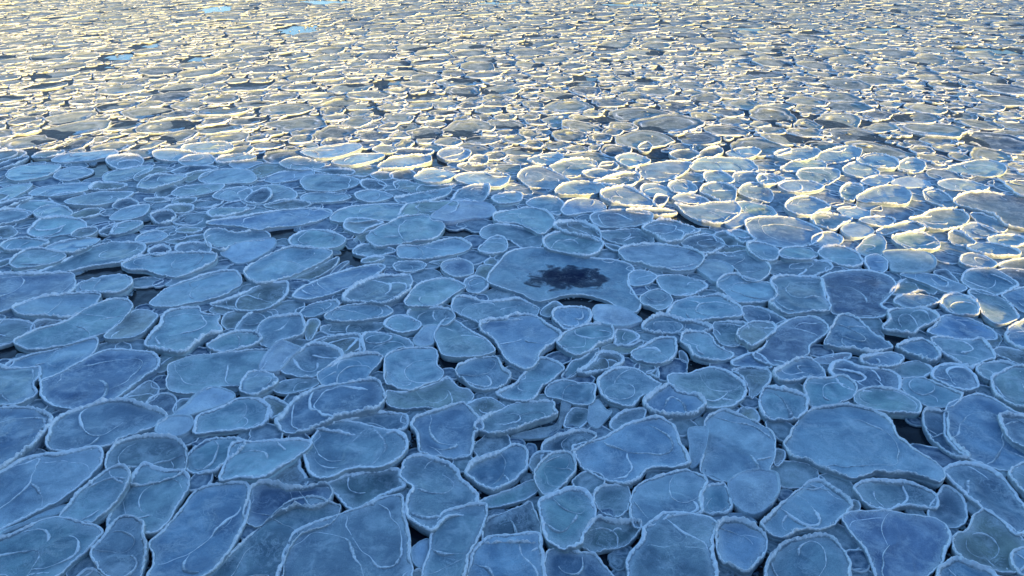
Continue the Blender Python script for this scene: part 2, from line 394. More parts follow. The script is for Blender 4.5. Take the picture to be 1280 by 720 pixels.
        for f_, h_ in ((-1, -0.25), (-0.55, 0.75), (0.1, 1.0), (0.6, 0.6), (1, -0.25)):
            XY = C + S * (f_ * hw * np.maximum(mod, 0.30))[:, None]
            rv.append(np.column_stack([XY, z0 + h_ * hh * mod * (1 + 0.3 * noise(X * 40 + f_ * 9, Y * 40, s)) + tilt(XY[:, 0], XY[:, 1]) - (0.003 if h_ < 0 else 0)]))
        RVv = np.stack(rv, 0).reshape(-1, 3)
        i = np.arange(m - 1); qs = np.vstack([np.stack([k_ * m + i, k_ * m + i + 1, (k_ + 1) * m + i + 1, (k_ + 1) * m + i], 1)[:, ::-1] for k_ in range(4)])
        rid.append((RVv, [qs], np.concatenate([np.full(m, a_ * ra) for ra in [rs.uniform(0.55, 1.0)] for a_ in (0.1, 0.7, 1.0, 0.7, 0.1)])))
    return c, slab, rim, rid

DATA = """|broad smooth blue ice pancake with one straight side, cut by the bottom edge|-195,453 -196,464 -192,484 -177,496 -157,506 -137,516 -120,527 -103,527 -99,509 -92,484 -87,457 -83,436 -83,408 -182,408
u|giant bean-shaped ice pancake, the longest of the near floes, beside black water|279,602 290,618 297,628 323,660 339,668 374,671 396,660 406,644 405,628 402,612 410,590 419,572 422,560 416,546 407,540 394,547 385,553 366,556 353,559 334,551 321,553 307,563 296,577 284,583
b|very large deep blue oval pancake, second in front of the diamond-shaped pancake|-316,470 -313,484 -306,511 -304,535 -291,546 -263,549 -251,540 -243,509 -242,484 -243,462 -249,444 -258,432 -277,422 -301,432 -305,453
t|large ice pancake with a dark thawed patch in its centre|-36,979 -21,1034 0,1078 44,1096 110,1065 173,1046 185,1017 170,979 179,912 162,886 126,922 85,936 38,912 15,934 -17,953
ub|deep blue kite-shaped ice pancake below the giant bean-shaped one|299,498 308,506 326,508 345,508 364,503 382,498 388,489 385,475 372,457 360,444 346,436 323,424 300,424 303,444 303,464 298,482
u|very long ice pancake lying behind the narrow white sliver at the frame edge|-524,546 -501,558 -488,580 -458,588 -437,594 -421,596 -411,583 -407,563 -412,538 -427,514 -445,496 -456,486 -478,475
u|broad lens-shaped ice pancake with a thick frosted front rim|61,599 66,605 88,612 110,625 129,638 156,645 171,632 174,605 178,583 175,569 150,566 134,564 124,551 108,546 93,549 78,560 66,577
u|large wavy-sided ice pancake with raised rim at the bottom edge|96,448 101,459 112,473 116,487 131,499 141,506 164,503 179,498 183,487 175,470 172,451 171,432 165,416 97,416 96,440
u|very large frost-rimmed round pancake, just in front of the half-covered smooth blue pancake|-208,577 -212,599 -207,625 -203,642 -178,645 -145,632 -123,625 -110,612 -106,593 -115,572 -134,564 -157,563 -171,553 -186,549 -197,557
b|large deep blue ice pancake beyond the black water beside the giant one|457,622 482,667 505,682 529,689 543,678 554,656 580,645 546,587 512,577 490,567 473,572 460,583 454,599
ub|big blue oblong ice pancake with rounded ends and thick pale rim|-544,705 -545,717 -532,734 -520,760 -505,780 -478,782 -447,778 -431,764 -424,742 -432,721 -440,697 -449,678 -469,665 -485,661 -521,674
u|large frost-rimmed round pancake, first from the narrow white sliver towards the diamond-shaped pancake|-457,470 -442,480 -428,493 -413,499 -393,495 -369,487 -361,480 -362,468 -368,453 -374,436 -388,428 -433,432
|large frost-rimmed oval pancake, just behind the tilted boot-shaped pancake|-109,566 -108,579 -97,587 -81,585 -64,577 -53,566 -46,549 -32,530 -37,509 -58,499 -69,484 -75,483 -90,493 -98,506 -99,524 -95,538 -106,549
|large frost-rimmed round pancake, just behind the pale domed pancake|203,625 211,645 231,660 248,649 265,635 274,622 273,605 264,583 255,566 248,558 230,554 205,549 186,566 195,590
u|round pancake, first from the pale bean-shaped pancake towards the long pancake behind the white sliver|-489,625 -488,644 -476,661 -452,676 -425,676 -398,665 -375,652 -372,638 -392,622 -407,608 -409,601 -440,591 -472,593
|large frost-rimmed round pancake, third from the narrow white sliver towards the diamond-shaped pancake|-367,496 -370,514 -369,543 -371,566 -364,576 -343,566 -323,563 -310,544 -310,522 -311,496 -319,482 -343,487 -358,489
l|large half-sunk frost-rimmed oval pancake, first from the broad straight-sided bottom pancake towards the diamond-shaped pancake|-259,436 -245,453 -228,487 -216,511 -204,524 -186,527 -173,520 -159,513 -169,492 -189,480 -194,457 -193,436 -227,428
ub|smooth deep blue ice pancake partly covered by smaller ones along its far edge|-255,638 -251,652 -246,674 -236,689 -221,701 -190,709 -158,713 -147,697 -140,678 -145,660 -161,652 -186,645 -203,632 -220,623 -241,623
|large frost-rimmed oval pancake, just behind the wavy-sided bottom pancake|108,504 113,530 123,546 145,557 167,564 182,558 189,549 182,535 177,524 173,504 145,499 125,489 111,489
u|tilted boot-shaped ice pancake standing over its neighbours at the bottom edge|-72,480 -70,492 -61,509 -46,516 -30,519 -22,515 -23,496 -30,470 -37,448 -38,428 -45,414 -71,420 -75,438 -72,457
|large frost-rimmed long pancake, first from the pale domed pancake towards the blue kite-shaped pancake|222,489 233,501 254,522 273,538 288,550 300,550 307,539 316,522 309,509 292,494 274,484 256,484 241,475 229,477
|very large frost-rimmed round pancake, just behind the pale humped pancake|-408,734 -411,751 -394,769 -372,776 -339,783 -308,787 -298,769 -302,734 -311,709 -337,705 -362,691 -391,697
b|large deep blue oval pancake, second in front of the large blue pancake past black water|426,563 437,572 454,577 466,573 476,563 479,549 477,530 474,509 464,489 445,480 441,496 433,514 429,527 424,546
u|thick-rimmed egg-shaped ice pancake narrowing towards the viewer|24,519 38,530 55,539 69,538 75,527 78,509 72,492 63,475 59,466 46,458 36,462 28,473 26,492
u|large frost-rimmed round pancake, second in front of the blocky round pancake|-109,635 -104,649 -88,656 -62,669 -49,667 -30,635 -38,618 -40,590 -48,583 -64,582 -85,588 -97,594 -101,618
u|large figure-eight ice pancake in front of the one with the dark thawed centre|-45,847 -35,860 -13,863 0,873 30,873 48,847 64,824 53,797 37,778 29,749 14,741 -2,753 -16,783 -23,806 -39,826
u|large frost-rimmed round pancake, first from the tilted boot-shaped pancake towards the egg-shaped pancake|-37,448 -33,464 -21,477 -2,480 24,481 26,462 28,440 26,416 -36,416
bd|broad dark blue ice pancake beside the nearly square one|463,988 491,1005 534,1009 562,988 559,956 530,919 516,904 519,887 501,871 475,868 450,873 437,882 446,919 454,956
|large frost-rimmed oval pancake, just in front of the pale domed pancake|209,436 218,453 233,468 257,477 278,477 284,464 286,453 280,436 268,416 205,416
u|star-shaped ice pancake with scalloped corners|-465,797 -469,821 -469,847 -475,873 -469,893 -435,899 -420,879 -396,873 -390,852 -375,824 -390,811 -398,792 -405,773 -432,778 -452,785
u|very large frost-rimmed oval pancake, first from the grey-green leaf-shaped pancake towards the wavy-backed pancake|-629,797 -630,811 -616,831 -593,852 -583,879 -571,899 -558,912 -538,910 -523,896 -518,868 -523,834 -539,814 -559,797 -579,787 -604,783
u|frosted diamond-shaped ice pancake with sharp corners|-283,549 -286,577 -289,604 -261,607 -230,610 -208,605 -207,593 -227,566 -240,551 -264,551
u|medium frost-rimmed oval pancake, fourth from the narrow white sliver towards the diamond-shaped pancake|-360,457 -360,470 -357,487 -354,496 -345,499 -330,492 -322,477 -312,462 -308,444 -306,428 -320,424 -339,436
ub|deep blue ice pancake cut off by the frame edge, behind the long straight-sided one|-592,663 -566,665 -533,665 -507,654 -493,642 -489,622 -488,601 -492,577 -501,558 -516,546
l|large half-sunk frost-rimmed round pancake, just in front of the pale bean-shaped pancake|-403,572 -409,590 -407,604 -389,615 -358,615 -339,602 -331,590 -323,564 -347,546 -377,546
u|large two-lobed ice pancake in front of the nearly square one|299,778 319,797 331,821 357,847 384,863 407,860 415,839 404,816 379,797 370,778 348,758 328,747 310,753 299,764
u|broad cap-shaped ice pancake lying over the edge of another round one|180,717 187,728 209,732 231,744 245,744 259,734 269,717 270,697 258,678 239,667 216,663 208,686 192,693 182,705
u|medium frost-rimmed oval pancake, second from the narrow white sliver towards the diamond-shaped pancake|-410,499 -410,527 -403,551 -394,564 -380,564 -368,549 -364,532 -366,514 -374,499 -381,492
lg|medium pancake, second from the blue kite-shaped pancake towards the large blue pancake past black water|384,470 392,480 407,487 418,501 437,509 442,492 447,470 439,453 421,440 402,442 389,448 383,459
b|very large deep blue round pancake, just in front of the long oar-shaped pancake|-802,982 -773,1002 -735,998 -692,1007 -669,1005 -651,982 -632,943 -643,928 -666,919 -682,899 -698,879 -725,863
u|nearly square ice pancake with rounded corners|357,902 374,925 379,969 394,988 424,995 460,988 455,956 443,919 443,902 431,879 402,876 372,868 360,879
u|medium frost-rimmed round pancake, first from the wavy-sided bottom pancake towards the pale domed pancake|176,470 182,487 191,495 207,494 221,484 222,470 213,453 201,440 193,436 183,442 175,451
u|very large frost-rimmed round pancake, just behind the grey-green leaf-shaped pancake|-507,907 -505,931 -501,956 -478,982 -454,1005 -422,1009 -409,995 -395,962 -405,931 -421,913 -445,902 -469,893 -495,896
u|blocky round ice pancake with a flat far edge and frosted rim|-156,760 -147,780 -121,790 -98,790 -91,773 -91,755 -81,738 -84,721 -102,707 -117,697 -136,703 -148,713
u|large frost-rimmed round pancake, first from the pale humped pancake towards the diamond-shaped pancake|-339,632 -341,649 -327,663 -311,682 -287,684 -269,671 -264,649 -269,632 -288,627 -318,620 -333,618
u|large oval ice pancake in front of a small black gap, overlapping a thin one|-403,995 -405,1023 -387,1066 -363,1093 -323,1089 -290,1078 -286,1051 -301,1023 -324,995 -353,969 -375,965
g|large greyish oval pancake, just in front of the blocky round pancake|-140,674 -142,697 -119,697 -89,717 -76,730 -63,711 -51,705 -44,689 -54,672 -73,660 -93,667 -115,663 -131,665
ub|medium deep blue oval pancake, third from the egg-shaped pancake towards the tilted boot-shaped pancake|-47,561 -38,577 -16,590 2,601 14,597 16,580 14,563 0,546 -15,535 -27,538 -39,549
|large frost-rimmed round pancake, first from the big blue oblong pancake towards the frame edge|-612,751 -613,764 -596,778 -569,792 -548,811 -532,811 -522,792 -517,769 -530,747 -537,725 -549,713 -571,747 -587,742
|medium frost-rimmed oval pancake, just behind the blue kite-shaped pancake|327,540 348,549 367,549 382,547 395,539 401,531 394,516 388,513 367,515 346,510 334,513 327,523
up|pale domed ice pancake with a smooth whitish top and no frost ridge|207,544 218,556 236,562 249,560 259,554 253,532 244,519 231,506 218,501 209,509 205,519
u|large frost-rimmed oval pancake, fourth from the broad lens-shaped pancake towards the tilted boot-shaped pancake|-41,632 -26,652 -4,671 13,678 45,678 47,663 50,652 39,644 21,635 0,623 -25,618
u|round ice pancake with the thickest crusted frost rim at its corners|99,717 107,730 125,744 145,747 157,736 168,717 174,709 165,699 147,686 133,667 116,671 104,682 99,701
u|wide pointed shaded ice pancake beyond the small coin-like one|169,1074 182,1097 216,1107 248,1105 284,1089 302,1055 279,1009 254,1002 225,1012 198,1030 178,1044
b|wide blue ice pancake just inside the shadow line with sunlight touching its rim|406,1199 433,1222 478,1229 511,1213 530,1168 503,1121 466,1101 418,1105 402,1138
u|helmet-shaped ice pancake with a humped far rim|-243,1129 -242,1163 -222,1190 -202,1222 -175,1234 -150,1236 -141,1208 -121,1199 -116,1163 -129,1125 -164,1113 -195,1101 -224,1099
gd|wide dark grey ice pancake in the sunlight, running out of the frame|829,1306 858,1339 900,1361 940,1355 987,1344 1012,1317 924,1181 856,1181 858,1227 836,1265 823,1281
|large frost-rimmed oval pancake, just behind the figure-eight pancake|-84,896 -79,922 -62,926 -39,916 -17,919 6,925 25,913 37,896 30,873 5,863 -21,863 -40,849 -59,865 -73,876
u|rounded triangular ice pancake with its tip pointing away|-102,821 -96,852 -86,865 -72,855 -55,831 -36,811 -20,778 -37,766 -59,764 -84,769 -94,792
u|spoon-shaped blue ice pancake beside the tip of the oar-shaped one|-605,1033 -601,1048 -578,1066 -541,1070 -479,1066 -461,1051 -460,1030 -477,1002 -501,985 -529,995 -559,1009 -589,1016
u|large frost-rimmed round pancake, third from the grey-green leaf-shaped pancake towards the wavy-backed pancake|-683,882 -682,899 -668,922 -636,932 -607,937 -585,930 -578,902 -583,879 -598,860 -635,865 -664,868
ub|long narrow deep blue ice pancake lying crosswise|-527,1185 -520,1208 -477,1227 -441,1251 -403,1270 -346,1276 -325,1256 -334,1222 -362,1194 -400,1181 -437,1166 -483,1181
ub|deep blue three-cornered ice pancake with a straight front rim|393,794 409,821 429,855 446,870 460,865 466,847 469,824 476,809 481,792 469,783 446,776 426,783 406,787
u|large frost-rimmed round pancake, second from the large oval overlapping pancake towards the helmet-shaped pancake|-240,916 -238,937 -223,969 -206,988 -174,996 -151,992 -146,950 -153,925 -175,899 -201,904 -226,904
ub|very large long pancake, first from the large oval overlapping pancake towards the helmet-shaped pancake|-312,925 -307,950 -284,988 -256,1016 -224,1037 -202,1040 -196,1023 -209,988 -233,956 -257,931 -281,914 -300,913
u|large frost-rimmed round pancake, just behind the half-covered smooth blue pancake|-230,728 -223,742 -208,762 -183,772 -160,769 -158,755 -167,738 -170,713 -176,695 -195,698 -217,703
|long oar-shaped ice pancake pointing away from the frame edge|-720,1009 -705,1044 -688,1089 -659,1117 -610,1109 -592,1089 -590,1059 -615,1037 -650,1026 -680,1009
|medium frost-rimmed round pancake, first from the diamond-shaped pancake towards the pale bean-shaped pancake|-328,577 -330,593 -322,610 -306,617 -287,615 -274,602 -284,577 -291,563 -306,560 -319,563
lb|medium half-sunk deep blue oval pancake, just in front of the diamond-shaped pancake|-246,509 -246,524 -248,538 -238,544 -225,543 -206,538 -180,543 -171,527 -181,514 -203,514 -217,504 -230,492
u|large frost-rimmed round pancake, second behind the rough grey torn pancake|211,879 223,907 247,926 273,928 296,931 308,910 317,893 310,871 285,865 257,860 237,855 220,863
b|large round pancake, first from the heart-shaped pancake towards the large blue pancake past black water|379,742 394,758 407,760 419,747 442,744 456,738 457,721 444,701 422,699 396,697 383,705 379,725
l|medium half-sunk frost-rimmed oval pancake, just behind the broad straight-sided bottom pancake|-179,546 -168,558 -142,564 -115,567 -108,554 -104,542 -121,530 -134,518 -146,514 -159,524 -172,538
u|large frost-rimmed oval pancake, second from the big blue oblong pancake towards the frame edge|-645,747 -618,749 -604,742 -584,744 -568,747 -557,730 -552,709 -539,693 -541,678 -550,667 -567,667 -592,663
|medium frost-rimmed long pancake, just in front of the figure-eight pancake|-18,695 -7,705 5,717 14,738 34,769 54,760 62,744 54,728 37,709 20,679 -2,682 -14,689
b|medium deep blue oval pancake, just in front of the egg-shaped pancake|27,428 28,453 34,462 52,462 69,459 78,448 85,436 87,424 49,420
u|large frost-rimmed round pancake, second behind the half-covered smooth blue pancake|-276,738 -276,760 -266,778 -255,797 -235,798 -218,787 -207,771 -213,751 -230,730 -250,725
u|medium round pancake, second from the heart-shaped pancake towards the large blue pancake past black water|387,686 397,699 415,705 437,701 449,688 455,672 450,660 441,652 415,654 396,660 385,671
lb|medium half-sunk deep blue round pancake, first from the egg-shaped pancake towards the tilted boot-shaped pancake|-27,484 -22,499 -6,509 11,518 17,522 22,506 25,484 21,470 -5,470 -23,470
u|medium frost-rimmed round pancake, first from the blocky round pancake towards the figure-eight pancake|-67,738 -63,751 -47,764 -30,769 -16,764 -10,742 0,728 -14,705 -37,698 -54,713 -64,725
|large frost-rimmed round pancake, second from the blue three-cornered pancake towards the gold-flecked small pancake|533,806 550,814 583,809 600,812 602,797 597,769 583,764 559,747 549,741 538,758 531,783
u|medium frost-rimmed round pancake, first from the broad cap-shaped pancake towards the thick-crusted round pancake|145,674 154,686 180,705 189,691 208,684 215,667 203,652 187,647 165,649 151,656
u|medium frost-rimmed round pancake, first from the heart-shaped pancake towards the broad cap-shaped pancake|278,682 287,701 295,703 316,697 332,684 330,671 319,652 307,644 277,645 274,660
u|large frost-rimmed oval pancake, second behind the rounded triangular pancake|-151,902 -147,925 -140,962 -119,982 -96,988 -77,975 -68,956 -85,925 -97,902 -110,893 -138,891
u|very large frost-rimmed round pancake, second in front of the three-lobed pancake|50,1121 61,1146 78,1163 107,1176 135,1150 152,1121 137,1074 114,1059 80,1074 55,1089
u|large frost-rimmed round pancake, first from the nearly square pancake towards the rough grey torn pancake|297,956 309,982 333,995 353,978 376,969 385,950 374,925 355,907 329,904 311,910 305,931
u|large frost-rimmed oval pancake, second in front of the pale wedge between black gaps|56,797 62,816 81,836 106,848 127,847 133,829 128,809 108,794 97,778 81,769 67,778
|heart-shaped ice pancake with a notched far rim|338,709 350,722 371,721 385,726 394,721 397,705 388,689 366,674 348,667 331,669 334,689
|medium frost-rimmed round pancake, just behind the large blue pancake past black water|454,713 465,728 486,725 496,713 507,699 512,688 496,674 481,667 462,669 453,682 449,697
u|medium frost-rimmed oval pancake, just behind the egg-shaped pancake|22,557 28,572 42,587 57,589 63,577 63,563 52,546 42,535 30,527 24,538
b|large deep blue round pancake, just in front of the gold-flecked small pancake|540,826 559,847 578,868 603,875 622,860 631,844 630,824 619,814 587,811 560,814
|large frost-rimmed round pancake, second from the wide pointed pancake towards the nearly square pancake|299,1048 317,1078 346,1078 379,1082 393,1044 392,1009 370,975 343,975 338,1023 318,1044
|very large frost-rimmed round pancake, second from the helmet-shaped pancake towards the large oval overlapping pancake|-318,1208 -318,1251 -295,1281 -253,1296 -203,1296 -196,1256 -205,1213 -239,1208 -279,1199
u|pointed oval ice pancake flecked with gold sunlight inside the shadow|651,937 667,951 687,940 695,916 691,890 683,865 657,847 637,844 634,863 641,890 649,913
u|large oval pancake, second from the large blue pancake past black water towards the frame edge|560,721 578,734 596,744 619,747 640,738 589,660 567,660 554,667 548,684 551,701
u|three-lobed ice pancake in shadow close to the sunlight|-32,1236 4,1265 29,1276 58,1265 76,1217 69,1181 50,1146 27,1172 10,1190 -28,1199
u|large frost-rimmed oval pancake, just in front of the helmet-shaped pancake|-185,1082 -182,1101 -150,1105 -119,1125 -93,1134 -67,1109 -71,1085 -101,1063 -132,1050 -163,1051 -180,1059
l|medium frost-rimmed long pancake, first from the half-covered smooth blue pancake towards the blocky round pancake|-209,632 -182,644 -158,656 -127,658 -115,651 -114,632 -124,622 -151,618 -181,622
u|large frost-rimmed round pancake, third from the star-shaped pancake towards the half-covered smooth blue pancake|-328,821 -336,841 -328,863 -305,868 -284,869 -274,847 -269,821 -283,814 -298,806 -305,793 -320,801
p|very large smooth pale round pancake, first from the three-lobed pancake towards the helmet-shaped pancake|-144,1222 -128,1270 -102,1317 -68,1312 -41,1296 -29,1256 -43,1227 -71,1222 -105,1199 -126,1203
ub|very large deep blue round pancake, second from the anvil-shaped pancake towards the three-lobed pancake|137,1222 148,1251 183,1265 226,1261 252,1241 245,1203 221,1181 185,1174 152,1181
ug|grey-green leaf-shaped ice pancake tucked beside the star-shaped one|-524,816 -525,836 -524,868 -515,890 -493,885 -479,871 -477,841 -479,816 -495,807 -515,806
l|small half-sunk frost-rimmed oval pancake, first from the egg-shaped pancake towards the wavy-sided bottom pancake|61,468 66,484 78,499 94,495 112,498 116,489 105,475 90,466 72,462
u|large frost-rimmed oval pancake, third from the rounded triangular pancake towards the half-covered smooth blue pancake|-252,863 -246,885 -228,900 -201,904 -175,899 -162,882 -172,865 -197,853 -226,851 -242,852
b|large deep blue oval pancake, just behind the gold-flecked oval pancake|664,975 692,1009 733,1016 743,982 738,959 690,931 668,943
u|medium frost-rimmed round pancake, first from the thick-crusted round pancake towards the figure-eight pancake|37,701 44,715 61,719 77,711 95,707 95,689 89,671 75,668 65,674 50,684 40,688
up|smooth golden ice slab on the edge of the sunlight|592,1078 612,1085 644,1085 664,1074 663,1044 639,1012 600,1005 577,1009 587,1044
u|wide ice pancake half sunlit and half in shadow above a black crack|300,1286 331,1276 373,1296 414,1296 417,1256 393,1217 366,1194 335,1199 314,1231
u|medium frost-rimmed oval pancake, second behind the thick-crusted round pancake|146,778 161,792 185,814 204,819 211,809 206,783 193,760 174,751 158,755 147,764
|large frost-rimmed oval pancake, just in front of the three-lobed pancake|-54,1155 -45,1185 -17,1194 21,1181 50,1163 50,1121 39,1097 19,1093 -7,1129 -43,1134
ug|sunlit grey dish-shaped ice pancake with a blue shaded half|700,1217 728,1231 767,1265 799,1270 820,1256 810,1217 773,1181 736,1163 713,1172 703,1194
up|pale smooth humped ice pancake tilted up like a shell|-368,649 -363,671 -359,689 -350,704 -333,701 -313,688 -318,671 -334,660 -350,649
u|medium pancake, second from the rough grey torn pancake towards the pale wedge between black gaps|213,806 223,826 242,827 255,816 259,792 273,776 271,764 253,759 232,762 222,771 220,787
u|medium frost-rimmed oval pancake, just in front of the broad dark blue pancake|485,839 504,860 510,879 537,886 563,882 572,863 560,849 539,839 521,824 499,827
|large frost-rimmed round pancake, just in front of the long narrow deep blue pancake|-511,1129 -520,1168 -502,1176 -472,1159 -435,1172 -413,1155 -407,1121 -454,1113 -462,1082 -485,1089 -498,1105
ub|medium deep blue round pancake, second behind the large blue pancake past black water|495,730 510,747 528,753 544,747 547,730 541,709 532,699 516,694 503,705 495,717
lg|large half-sunk greyish round pancake, just behind the star-shaped pancake|-417,902 -410,913 -388,931 -369,962 -336,972 -325,953 -325,919 -337,893 -354,886 -380,890
u|anvil-shaped ice pancake in shadow beside the long black crack|220,1163 241,1199 268,1213 296,1194 322,1163 294,1138 276,1113 249,1107 239,1129
|medium frost-rimmed round pancake, first from the blocky round pancake towards the half-covered smooth blue pancake|-195,806 -192,826 -177,829 -150,821 -130,806 -125,792 -141,790 -154,778 -160,771 -179,778 -189,785
u|wavy-backed ice pancake beside grey slush|-823,1155 -831,1181 -835,1217 -809,1229 -762,1213 -737,1190 -729,1163 -763,1150 -790,1138
u|large frost-rimmed oval pancake, just in front of the spoon-shaped pancake|-631,943 -637,972 -616,988 -586,995 -563,978 -553,962 -553,943 -567,931 -596,937
|large frost-rimmed round pancake, first from the small coin-like pancake towards the nearly square pancake|213,975 223,998 251,1002 275,988 288,969 279,953 257,934 233,928 219,943
up|pale wedge-shaped ice pancake between the two black water gaps|109,879 116,899 131,902 155,893 168,873 174,857 164,847 147,839 124,844 111,855
ub|medium deep blue oval pancake, just behind the heart-shaped pancake|308,730 321,742 340,755 357,762 369,755 372,730 364,721 345,721 328,713 312,713
|small frost-rimmed long pancake, second from the egg-shaped pancake towards the tilted boot-shaped pancake|-32,524 -15,534 2,543 19,553 26,542 19,530 2,519 -15,516 -24,516
|very large pancake, second from the flat broad shaded oval towards the flat oblong shaded pancake|-532,1361 -506,1389 -464,1395 -418,1355 -413,1322 -447,1296 -492,1296 -515,1322
up|large smooth pale round pancake, first from the large oval overlapping pancake towards the spoon-shaped pancake|-462,1066 -467,1085 -452,1109 -424,1125 -396,1129 -386,1105 -393,1074 -412,1044 -428,1037 -447,1055
u|large frost-rimmed oval pancake, just behind the large oval overlapping pancake|-371,1125 -368,1150 -346,1170 -309,1159 -280,1134 -273,1113 -285,1093 -310,1089 -339,1101 -359,1105
g|smooth cream and grey ice pancake in the sunlight|263,1508 294,1542 348,1556 387,1535 363,1482 324,1431 290,1419 266,1450
|medium pancake, first from the pale wedge between black gaps towards the rough grey torn pancake|172,847 186,865 206,873 236,860 260,849 264,841 251,834 219,830 190,829 175,834
g|very large greyish round pancake, just behind the helmet-shaped pancake|-203,1217 -200,1286 -180,1306 -150,1306 -105,1301 -102,1256 -128,1227 -142,1222 -172,1236
ug|rough grey ice pancake with torn uneven edges|290,826 300,839 321,857 347,855 346,836 328,811 300,785 293,797 287,806
u|sunlit rosette-like ice pancake with wavy bright rim|652,1322 693,1366 735,1389 769,1378 760,1328 729,1286 696,1286 665,1301
lb|small pancake, third from the blue kite-shaped pancake towards the large blue pancake past black water|384,509 403,532 416,543 424,535 424,522 420,511 407,496 394,492 384,499
up|medium smooth pale oval pancake, second behind the pale humped pancake|-304,744 -306,764 -302,792 -293,804 -275,794 -262,783 -270,764 -274,747 -279,736 -296,737
|very large sunlit bright-rimmed round pancake, fifth behind the three-lobed pancake|12,1444 25,1495 60,1515 99,1469 117,1425 95,1389 55,1384 32,1395
|small frost-rimmed oval pancake, first from the pale domed pancake towards the wavy-sided bottom pancake|177,524 183,538 192,544 204,544 205,532 204,516 198,508 183,506 175,510
|very large sunlit pancake, second from the smooth cream sunlit pancake towards the sunlit rosette-like pancake|378,1515 417,1570 475,1578 518,1556 517,1495 480,1482 419,1488 385,1488
u|flat broad oval ice pancake in shadow near the sunlight fringe|-425,1413 -418,1450 -382,1456 -326,1444 -304,1419 -319,1384 -361,1361 -401,1366
u|medium frost-rimmed round pancake, second from the pale humped pancake towards the diamond-shaped pancake|-311,693 -315,721 -312,735 -293,736 -275,721 -272,705 -282,691 -293,684
u|large frost-rimmed round pancake, second from the long oar-shaped pancake towards the wavy-backed pancake|-773,1026 -781,1055 -774,1082 -742,1082 -708,1066 -704,1040 -725,1023 -750,1014
u|very large sunlit pancake, second from the sunlit leaf-shaped pancake towards the smooth cream sunlit pancake|-118,1437 -100,1475 -58,1482 -17,1475 -4,1450 -16,1389 -51,1384 -92,1401
b|medium deep blue oval pancake, second behind the gold-flecked small pancake|584,998 613,1009 642,998 653,975 661,956 642,937 619,937 606,969
u|very large frost-rimmed round pancake, just behind the flat oblong shaded pancake|-636,1431 -640,1475 -606,1497 -557,1488 -526,1456 -517,1413 -559,1407 -603,1407
l|small half-sunk frost-rimmed round pancake, second from the egg-shaped pancake towards the wavy-sided bottom pancake|77,530 85,544 108,546 113,538 110,522 103,509 91,505 81,513
u|large sunlit bright-rimmed round pancake, first from the half-shaded wide pancake towards the anvil-shaped pancake|166,1333 186,1361 220,1378 246,1344 265,1301 254,1276 214,1278 179,1296
|medium frost-rimmed round pancake, just behind the rounded triangular pancake|-143,879 -136,896 -110,893 -88,887 -76,868 -85,847 -100,844 -116,847 -132,863
l|large half-sunk frost-rimmed oval pancake, just behind the nearly square pancake|397,1037 421,1051 460,1055 490,1044 491,1023 465,1002 443,992 415,995 393,1002
u|large sunlit bright-rimmed oval pancake, just behind the blue pancake touching the shadow line|500,1276 523,1312 561,1333 581,1306 583,1270 557,1251 529,1222 505,1227 497,1251
lb|small pancake, first from the large blue pancake past black water towards the giant bean-shaped pancake|446,649 455,660 467,658 476,652 458,618 458,596 460,583 446,588 438,608 438,625
u|medium frost-rimmed round pancake, first from the pale wedge between black gaps towards the figure-eight pancake|53,868 59,885 83,890 104,887 108,868 101,849 79,834 68,832 58,847
u|medium frost-rimmed oval pancake, first from the star-shaped pancake towards the half-covered smooth blue pancake|-384,790 -378,806 -359,826 -335,826 -321,814 -324,799 -345,785 -368,780
u|long oval ice pancake beside the dark open pool in the shadow|-1038,1450 -1051,1495 -1032,1528 -974,1531 -953,1501 -950,1450 -973,1425 -1007,1421
|very large sunlit bright-rimmed round pancake, second behind the wide dark grey sunlit pancake|915,1508 967,1542 1031,1563 1050,1522 1019,1469 975,1450 944,1469
u|large oval ice pancake where the sunlight begins|-476,1615 -454,1653 -408,1677 -363,1685 -342,1645 -356,1600 -393,1563 -438,1570
u|large frost-rimmed round pancake, first from the long oar-shaped pancake towards the wavy-backed pancake|-756,1089 -756,1113 -736,1131 -702,1136 -684,1129 -681,1101 -688,1070 -705,1066 -737,1078
u|medium oval pancake, first from the large blue pancake past black water towards the frame edge|524,645 534,652 553,651 580,645 550,593 528,587 519,602 517,618
u|large sunlit bright-rimmed round pancake, fourth behind the three-lobed pancake|83,1355 103,1401 137,1425 168,1413 184,1378 161,1336 125,1326 91,1330
u|small ice pancake with a fleck of gold sunlight inside the shadow|596,907 614,928 637,934 646,913 643,890 626,868 609,871 594,879
u|large frost-rimmed oval pancake, first from the purse-shaped pancake towards the wavy-backed pancake|-835,1296 -821,1328 -797,1355 -741,1361 -730,1344 -739,1306 -760,1281 -803,1278
ub|medium deep blue round pancake, first from the blue three-cornered pancake towards the gold-flecked small pancake|482,792 504,804 522,809 530,794 529,773 518,758 505,754 492,769 485,780
|large frost-rimmed round pancake, second from the long oval near dark pool towards the purse-shaped pancake|-933,1350 -932,1389 -902,1407 -849,1413 -828,1389 -828,1355 -862,1333 -902,1336
u|large sunlit bright-rimmed round pancake, second behind the smooth golden slab|628,1125 653,1146 682,1150 701,1134 700,1105 683,1085 655,1082 633,1089
lb|small deep blue long pancake, first from the broad lens-shaped pancake towards the tilted boot-shaped pancake|30,601 38,612 55,622 72,628 86,622 85,612 65,596 49,590 34,593
|small frost-rimmed long pancake, third behind the large blue pancake past black water|555,740 571,755 589,762 606,758 616,747 604,734 578,734 559,717 552,725
|large frost-rimmed round pancake, second from the smooth golden slab towards the broad dark blue pancake|490,1078 511,1099 536,1097 552,1074 548,1044 530,1028 505,1033 490,1051
up|medium smooth pale round pancake, first from the wide pointed pancake towards the nearly square pancake|282,1030 297,1044 325,1044 338,1019 326,988 300,969 288,992 281,1009
